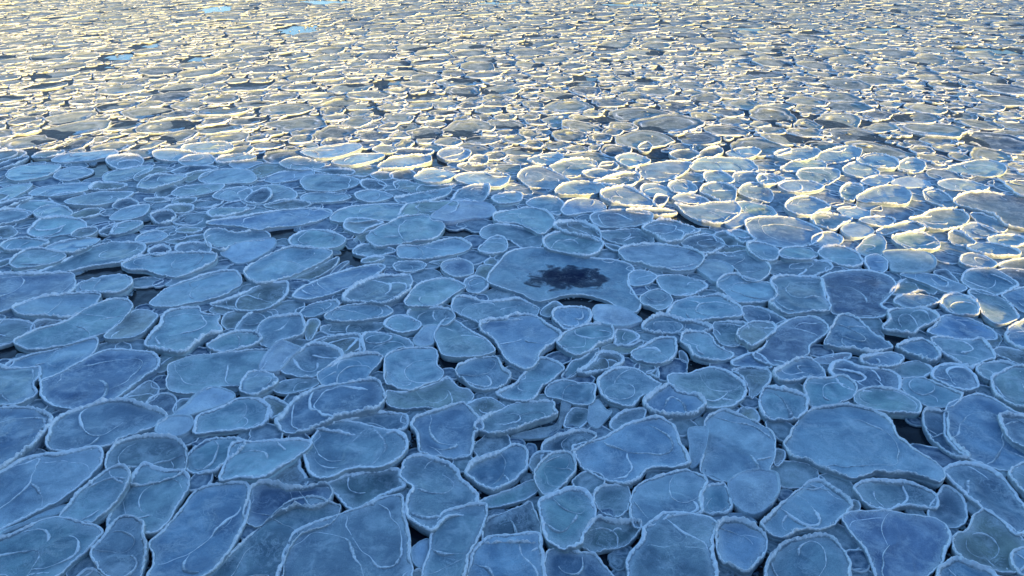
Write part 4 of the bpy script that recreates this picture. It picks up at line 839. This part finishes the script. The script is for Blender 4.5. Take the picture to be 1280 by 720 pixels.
# openings of black water: x, y, half length, half width, angle (m, degrees)
GAPS = [(1.34, 9.06, 0.35, 0.21, 0), (1.92, 8.86, 0.31, 0.23, 0), (0.84, 9.11, 0.32, 0.15, 0), (-2.55, 10.7, 0.27, 0.39, 0), (-5.27, 9.35, 0.21, 0.38, 0), (-5.88, 10.18, 0.54, 0.36, 0), (-4.03, 11.63, 0.43, 0.27, 0), (-0.89, 11.6, 0.39, 0.22, 0), (4.15, 6.24, 0.35, 0.24, 0), (4.95, 8.15, 0.24, 0.18, 0), (4.24, 7.84, 0.13, 0.12, 0), (4.9, 7.73, 0.21, 0.12, 0), (0.39, 7.62, 0.13, 0.07, 0), (-1.63, 5.29, 0.14, 0.17, 0), (-0.86, 4.89, 0.17, 0.12, 0), (0.21, 6.13, 0.15, 0.1, 0), (-4.65, 6.87, 0.31, 0.12, 0), (-6.34, 7.9, 0.18, 0.29, 0), (-2.61, 6.96, 0.1, 0.1, 0), (-8.76, 14.95, 0.39, 0.61, 0), (-6.37, 10.04, 0.22, 0.21, 0), (-3.53, 14.1, 0.19, 0.25, 0), (-1.65, 15.49, 0.32, 0.36, 0), (2.88, 12.4, 0.49, 0.3, 0), (3.22, 11.99, 0.33, 0.24, 0), (3.56, 11.4, 0.28, 0.22, 0), (-0.78, 7.62, 0.13, 0.09, 0), (2.23, 7.5, 0.18, 0.09, 0), (0.72, 4.57, 0.13, 0.16, 0), (-3.71, 4.92, 0.07, 0.07, 0), (-1.79, 6.51, 0.16, 0.07, 0), (-1.63, 13.6, 0.28, 0.29, 0), (-1.83, 13.29, 0.2, 0.28, 0), (2.17, 12.47, 0.23, 0.2, 0), (4.42, 10.76, 0.17, 0.12, 0), (-3.95, 12.95, 0.23, 0.21, 0), (-8.5, 12.67, 0.19, 0.21, 0), (-7.05, 11.4, 0.28, 0.22, 0), (-6.41, 12.1, 0.15, 0.19, 0), (2.47, 4.57, 0.13, 0.09, 0)]
def gap_d(x, y):
    d = np.full(np.shape(x), 9.0)
    for gx, gy, a, b, an in GAPS:
        ca, sa = math.cos(math.radians(an)), math.sin(math.radians(an))
        dx, dy = x - gx, y - gy
        d = np.minimum(d, np.hypot((dx * ca + dy * sa) / a, (-dx * sa + dy * ca) / b))
    return d
for gx, gy, a, b, an in GAPS:
    pass
yy, xx = np.mgrid[0:ny, 0:nx]; wx, wy = X0 + (xx + .5) * G, Y0 + (yy + .5) * G
gm = gap_d(wx, wy) < 1.0
cover |= gm

# small pancakes and brash filling what lies between (beyond counting)
def blob(cx, cy, rfun, n, rings, hgt, rimh, rimw, tilt, rs):
    """cheap pancake: skirt, rim, inside; returns slab and rim arrays"""
    th = np.linspace(0, 2 * np.pi, n, endpoint=False); r = rfun(th)
    D = np.stack([np.cos(th), np.sin(th)], 1); P = D * r[:, None]
    gx, gy = P[:, 0] + cx, P[:, 1] + cy
    m1 = np.clip(1 + 0.55 * noise(gx * 6, gy * 6, 31) + 0.45 * noise(gx * 19, gy * 19, 32), 0.2, 2.0)
    m2 = np.clip(1 + 0.55 * noise(gx * 6 + 9, gy * 6, 33) + 0.45 * noise(gx * 19, gy * 19 + 5, 34), 0.2, 2.0)
    wr = np.minimum(rimw, r * 0.35)
    inr = 0.020 * np.clip(noise(D[:, 0] * 1.1 + cx * 7, D[:, 1] * 1.1 + cy * 7, 37) * 1.6 + 0.1, 0, 1) * m1
    prof = [(-0.012, -0.06, 0), (0.0, hgt * 0.5, 1), (0.08, hgt + rimh * 0.55 * m1, 1), (0.45, hgt + rimh * m2, 1), (1.0, hgt + rimh * 0.12, 1)]
    V = []
    for f, z, _ in prof:
        R = P - D * (wr * f)[:, None]; V.append(np.column_stack([R, z * np.ones(n) + (tilt[0] * R[:, 0] + tilt[1] * R[:, 1])]))
    Qi = P - D * wr[:, None]
    for t in rings:
        R = Qi * t; g = 0.006 * noise((R[:, 0] + cx) * 5, (R[:, 1] + cy) * 5, 35)
        if len(rings) == 4 and t == rings[1]: R = R * (1 + 0.22 * noise(D[:, 0] * 1.4 + cx * 3, D[:, 1] * 1.4 + cy * 3, 36))[:, None]; g = g + inr
        V.append(np.column_stack([R, hgt - 0.006 * (1 - t) + g + tilt[0] * R[:, 0] + tilt[1] * R[:, 1]]))
    k = len(prof) + len(rings)
    V.append(np.array([[0, 0, hgt - 0.006]]))
    V = np.vstack(V) + (cx, cy, 0)
    Q = ring_quads(k, n); i = np.arange(n)
    fan = np.stack([(k - 1) * n + i, (k - 1) * n + (i + 1) % n, np.full(n, k * n)], 1)
    mi = np.zeros(len(Q), int); mi[n:4 * n] = 1
    if len(rings) == 4: mi[5 * n:6 * n] = inr > 0.008
    return V, Q, fan, mi
def add_blob(heap, *a, crest=0.9):
    V, Q, fan, mi = blob(*a)
    heap.V.append(V); heap.Q4.append(Q + heap.n); heap.M4.append(mi); heap.Q3.append(fan + heap.n); heap.M3.append(np.zeros(len(fan), int))
    n = len(fan); A = np.zeros(len(V)); A[n:2 * n] = 0.25; A[2 * n:3 * n] = crest; A[3 * n:4 * n] = crest; A[4 * n:5 * n] = 0.1; A[6 * n:7 * n] = 0.7
    heap.A.append(A); heap.n += len(V)

vis = (np.abs(wx) < 0.72 * (wy * 0.888 + 2.3) + 0.8) & (wy > 3.0) & (wy < 15.5)
free = vis & ~cover; lev = np.zeros(free.shape, int); cur = free.copy(); step = 0
while cur.any() and step < 16:
    lev += cur; step += 1
    p = np.pad(cur, 1, constant_values=True)
    nxt = p[1:-1, 1:-1] & p[:-2, 1:-1] & p[2:, 1:-1] & p[1:-1, :-2] & p[1:-1, 2:]
    if step % 2 == 0: nxt = nxt & p[:-2, :-2] & p[2:, 2:] & p[:-2, 2:] & p[2:, :-2]
    cur = nxt
cy_, cx_ = np.nonzero(lev >= 2); key = lev[cy_, cx_] + rng.uniform(0, 0.9, len(cx_)); order = np.argsort(-key); nf = 0
for q in order:
    iy, ix = cy_[q], cx_[q]
    if cover[iy, ix]: continue
    x, y = X0 + (ix + .5) * G, Y0 + (iy + .5) * G
    r0 = min((lev[iy, ix] + 0.6) * G * 1.12, rng.uniform(0.30, 0.46))
    k = int(r0 / G) + 1; a, b_, c_, d_ = max(0, iy - k), iy + k + 1, max(0, ix - k), ix + k + 1
    disc = np.hypot(wx[a:b_, c_:d_] - x, wy[a:b_, c_:d_] - y) < r0
    busy = (cover[a:b_, c_:d_] & disc).sum() / max(1, disc.sum())
    if busy > 0.30: continue
    s = rng.integers(0, 9999); el = rng.uniform(1.0, 1.45); ea = rng.uniform(0, 3.14)
    rf = lambda th: r0 * 1.1 * (1 + 0.22 * noise(np.cos(th) * 1.3 + s, np.sin(th) * 1.3, 41) + 0.08 * noise(np.cos(th) * 4 + s, np.sin(th) * 4, 42)) / np.sqrt(np.cos(th - ea) ** 2 / el + np.sin(th - ea) ** 2 * el)
    add_blob(small, x, y, rf, 30 if r0 > 0.15 else 18, (0.8, 0.5), rng.uniform(0.016, 0.032), (0.008 + 0.008 * rng.random()) if r0 > 0.12 else 0.002, 0.020, rng.normal(0, 0.015, 2), rng, crest=0.85 if r0 > 0.12 else 0.15)
    cover[a:b_, c_:d_] |= disc; nf += 1
# crumbs of brash floating in what is still open
oc = np.array([[1, 0, 0], [0, 1, 0], [-1, 0, 0], [0, -1, 0], [0, 0, 0.5], [0, 0, -0.5]]); of = np.array([[0, 1, 4], [1, 2, 4], [2, 3, 4], [3, 0, 4], [1, 0, 5], [2, 1, 5], [3, 2, 5], [0, 3, 5]])
cy_, cx_ = np.nonzero(vis & ~cover)
for q in rng.permutation(len(cx_))[:2600]:
    sz = rng.uniform(0.010, 0.034); a = rng.uniform(0, 3); ro = np.array([[math.cos(a), -math.sin(a), 0], [math.sin(a), math.cos(a), 0], [0, 0, 1]])
    V = (oc * rng.uniform(0.5, 1.4, (6, 1)) * sz) @ ro + (X0 + (cx_[q] + rng.random()) * G, Y0 + (cy_[q] + rng.random()) * G, 0.008)
    small.add(V, [of], 0)
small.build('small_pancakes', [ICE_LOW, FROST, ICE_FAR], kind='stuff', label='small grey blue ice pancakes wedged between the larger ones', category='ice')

# ------------------------------------------------------------------ the pack beyond: too many to count
LEADS = [(-16.06, 42.04, 0.94, 1.7), (-9.58, 34.67, 0.93, 1.42), (10.44, 34.91, 1.01, 0.48), (16.74, 34.91, 1.08, 0.48), (18.47, 29.22, 0.73, 0.52), (-1.64, 15.44, 0.38, 0.33), (-14.41, 28.05, 0.76, 0.64), (-0.91, 44.93, 1.82, 0.77), (6.73, 44.17, 1.8, 0.75), (13.03, 29.74, 0.62, 0.36), (-11.04, 45.32, 1.66, 1.17), (-14.44, 30.47, 0.44, 0.56), (2.72, 19.18, 0.29, 0.32), (-11.58, 27.58, 0.41, 0.47), (-3.76, 23.55, 0.45, 0.35), (17.69, 29.74, 0.43, 0.36), (2.44, 24.14, 0.36, 0.37), (-3.31, 26.1, 0.39, 0.35), (-14.05, 26.1, 0.33, 0.28), (-9.3, 20.2, 0.26, 0.27)]
def spacing(x, y):
    s = 0.52 + 0.18 * noise(x * 0.22, y * 0.16, 51) + 0.14 * noise(x * 0.8, y * 0.5, 52)
    return np.clip(s, 0.30, 0.95)
cell = 0.36; grid = {}; sites = []
def far_ok(x, y, d):
    k = int(0.95 / cell) + 1; gx, gy = int(x // cell), int(y // cell)
    for i in range(gx - k, gx + k + 1):
        for j in range(gy - k, gy + k + 1):
            for (a, b, e) in grid.get((i, j), ()):
                if (a - x) ** 2 + (b - y) ** 2 < (0.5 * (d + e)) ** 2: return False
    return True
Yf0, Yf1 = 9.0, 56.0
N = 72000
cy = Yf0 + (Yf1 - Yf0) * np.sqrt(rng.random(N) * 0.97 + 0.03 * rng.random(N)); hw = 0.72 * (cy * 0.888 + 2.3) + 1.5
cx = rng.uniform(-1, 1, N) * hw
dd = spacing(cx, cy) * np.exp(rng.normal(0, 0.36, N))
ok = ~cov(cx, cy, traced)
for ox, oy in ((.22, 0), (-.22, 0), (0, .22), (0, -.22)): ok &= ~cov(cx + ox, cy + oy, traced)
for lx, ly, a, b in LEADS: ok &= (np.hypot((cx - lx) / a, (cy - ly) / b) > 1 + 0.3 * noise(cx * 2, cy * 2, 53))
ok &= ~((np.abs(cx) < 0.70 * (cy * 0.888 + 2.3)) & (cy < 12) & cov(cx, cy, gm))
for lx, ly, a, b in LEADS: ok &= np.hypot((cx - lx) / (a + 0.30), (cy - ly) / (b + 0.35)) > 1
idx = np.nonzero(ok)[0]; idx = idx[np.argsort(-dd[idx] + rng.normal(0, 0.25, len(idx)))]
for i in idx:
    x, y, d = float(cx[i]), float(cy[i]), float(np.clip(dd[i], 0.19, 1.35))
    if far_ok(x, y, d):
        sites.append((x, y, d)); grid.setdefault((int(x // cell), int(y // cell)), []).append((x, y, d))
occ = np.zeros((int(50 / 0.08), int(96 / 0.08)), bool)
for x, y, e in sites:
    r = 0.5 * (e + 0.14); k = int(r / 0.08) + 1; jx, jy = int((x + 48) / 0.08), int((y - 8) / 0.08)
    a0, a1, b0, b1 = max(0, jy - k), jy + k + 1, max(0, jx - k), jx + k + 1
    gy_, gx_ = np.ogrid[a0:min(a1, occ.shape[0]), b0:min(b1, occ.shape[1])]
    occ[a0:a1, b0:b1] |= (gx_ - (x + 48) / 0.08) ** 2 + (gy_ - (y - 8) / 0.08) ** 2 < (r / 0.08) ** 2
ok &= ~occ[np.clip(((cy - 8) / 0.08).astype(int), 0, occ.shape[0] - 1), np.clip(((cx + 48) / 0.08).astype(int), 0, occ.shape[1] - 1)]
for i in rng.permutation(np.nonzero(ok)[0])[:42000]:          # slivers and bits wedged in between
    x, y, d = float(cx[i]), float(cy[i]), float(rng.uniform(0.14, 0.26))
    if y < 34 and far_ok(x, y, d):
        sites.append((x, y, d)); grid.setdefault((int(x // cell), int(y // cell)), []).append((x, y, d))
S = np.array(sites)
pack = Heap()
kk = int(1.6 / cell) + 1
keys = {}
for i, (x, y, d) in enumerate(sites): keys.setdefault((int(x // cell), int(y // cell)), []).append(i)
for i, (x, y, d) in enumerate(sites):
    gx, gy = int(x // cell), int(y // cell)
    nb = [j for a in range(gx - kk, gx + kk + 1) for b in range(gy - kk, gy + kk + 1) for j in keys.get((a, b), ()) if j != i]
    dx, dy = S[nb, 0] - x, S[nb, 1] - y; dist = np.hypot(dx, dy); near = dist < 1.7
    dx, dy, dist, dj = dx[near], dy[near], dist[near], S[nb, 2][near]
    half = dist * d / (d + dj); ang = np.arctan2(dy, dx)
    ov = rng.uniform(0.90, 1.17); cap = d * rng.uniform(0.60, 0.85); jag = rng.uniform(0.08, 0.24); ell = rng.uniform(1.0, 1.35); eang = rng.normal(0.95, 0.45) if x < -1.5 - 2 * rng.random() else rng.uniform(0, 3.14); s = rng.integers(0, 9999)
    def rf(th):
        c = np.maximum(0, np.cos(th[:, None] - ang[None, :])) / half[None, :]
        r = (np.sum(c ** 9, 1) + (1 / cap) ** 9) ** (-1 / 9) * ov * np.sqrt(np.cos(th - eang) ** 2 * ell + np.sin(th - eang) ** 2 / ell)
        return r * (1 + jag * noise(np.cos(th) * 1.6 + s, np.sin(th) * 1.6, 61) + 0.6 * jag * noise(np.cos(th) * 5 + s, np.sin(th) * 5, 62))
    close = y < 24
    add_blob(pack, x, y, rf, 36 if y < 17 else (26 if close else 16), (0.86, 0.68, 0.60, 0.3) if close else (0.6,), 0.012 + 0.028 * rng.random() ** 1.5, rng.uniform(0.010, 0.034), rng.uniform(0.022, 0.042), np.clip(rng.normal(0, 0.034, 2), -0.07, 0.07), rng, crest=float(np.clip(0.98 - y * 0.012, 0.48, 0.85)))
for q in range(5200):
    y = 12 + 42 * math.sqrt(rng.random()); x = rng.uniform(-1, 1) * (0.72 * (y * 0.888 + 2.3) + 1)
    if cov(np.array([x]), np.array([y]), traced)[0] or noise(x * 0.35, y * 0.25, 81) + 0.5 * noise(x * 1.3, y * 1.1, 82) < -0.15: continue
    sz = rng.uniform(0.025, 0.085); a = rng.uniform(0, 3); ro = np.array([[math.cos(a), -math.sin(a), 0], [math.sin(a), math.cos(a), 0], [0, 0, 1]])
    V = (oc * rng.uniform(0.4, 1.5, (6, 1)) * sz * (1.6, 0.8, 0.8)) @ ro + (x, y, rng.uniform(0.01, 0.045))
    pack.add(V, [of], int(rng.random() < 0.6), np.full(6, 0.6))
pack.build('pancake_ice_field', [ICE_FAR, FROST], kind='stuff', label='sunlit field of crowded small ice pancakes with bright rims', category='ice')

# ------------------------------------------------------------------ grey slush between the near pancakes
gs = 0.05; sxn, syn = int(26 / gs), int(13.5 / gs)
sx_, sy_ = np.meshgrid(-13 + np.arange(sxn) * gs, 3.0 + np.arange(syn) * gs)
zz = -0.004 + 0.010 * noise(sx_ * 1.7, sy_ * 1.7, 71) + 0.010 * noise(sx_ * 5, sy_ * 5, 72) + 0.008 * noise(sx_ * 13, sy_ * 13, 73)
gd = gap_d(sx_, sy_); zz = zz - 0.05 * np.clip((1.25 - gd) / 0.35, 0, 1)
ii = np.arange(sxn * syn).reshape(syn, sxn)
Q = np.stack([ii[:-1, :-1], ii[:-1, 1:], ii[1:, 1:], ii[1:, :-1]], -1).reshape(-1, 4)
keep = (np.abs(sx_) < 0.72 * (sy_ * 0.888 + 2.3) + 1.0)[:-1, :-1].ravel()
link('slush_ice', mesh_np('slush_ice', np.column_stack([sx_.ravel(), sy_.ravel(), zz.ravel()]), [Q[keep]], [SLUSH]), kind='stuff', label='dark grey slush between the ice pancakes', category='slush')
# added dark sheet: slush and painted shade of far gaps, open at the leads
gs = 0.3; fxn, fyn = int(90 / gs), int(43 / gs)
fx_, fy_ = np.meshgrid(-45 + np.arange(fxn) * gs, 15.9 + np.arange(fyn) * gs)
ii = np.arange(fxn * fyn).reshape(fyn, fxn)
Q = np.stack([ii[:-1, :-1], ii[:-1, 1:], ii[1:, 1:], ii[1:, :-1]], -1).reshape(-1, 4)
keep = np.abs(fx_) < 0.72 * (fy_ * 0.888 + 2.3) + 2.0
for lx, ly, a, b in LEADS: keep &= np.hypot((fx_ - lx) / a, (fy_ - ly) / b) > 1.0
link('slush_shade_sheet', mesh_np('slush_shade_sheet', np.column_stack([fx_.ravel(), fy_.ravel(), np.full(fx_.size, 0.006)]), [Q[keep[:-1, :-1].ravel()]], [SLUSH]), kind='stuff', label='dark sheet of slush and painted shade between the far sunlit pancakes', category='ice')
print('far', len(sites), 'filler', nf, 'tris', sum(len(m.loops) - 2 * len(m.polygons) for m in bpy.data.meshes))
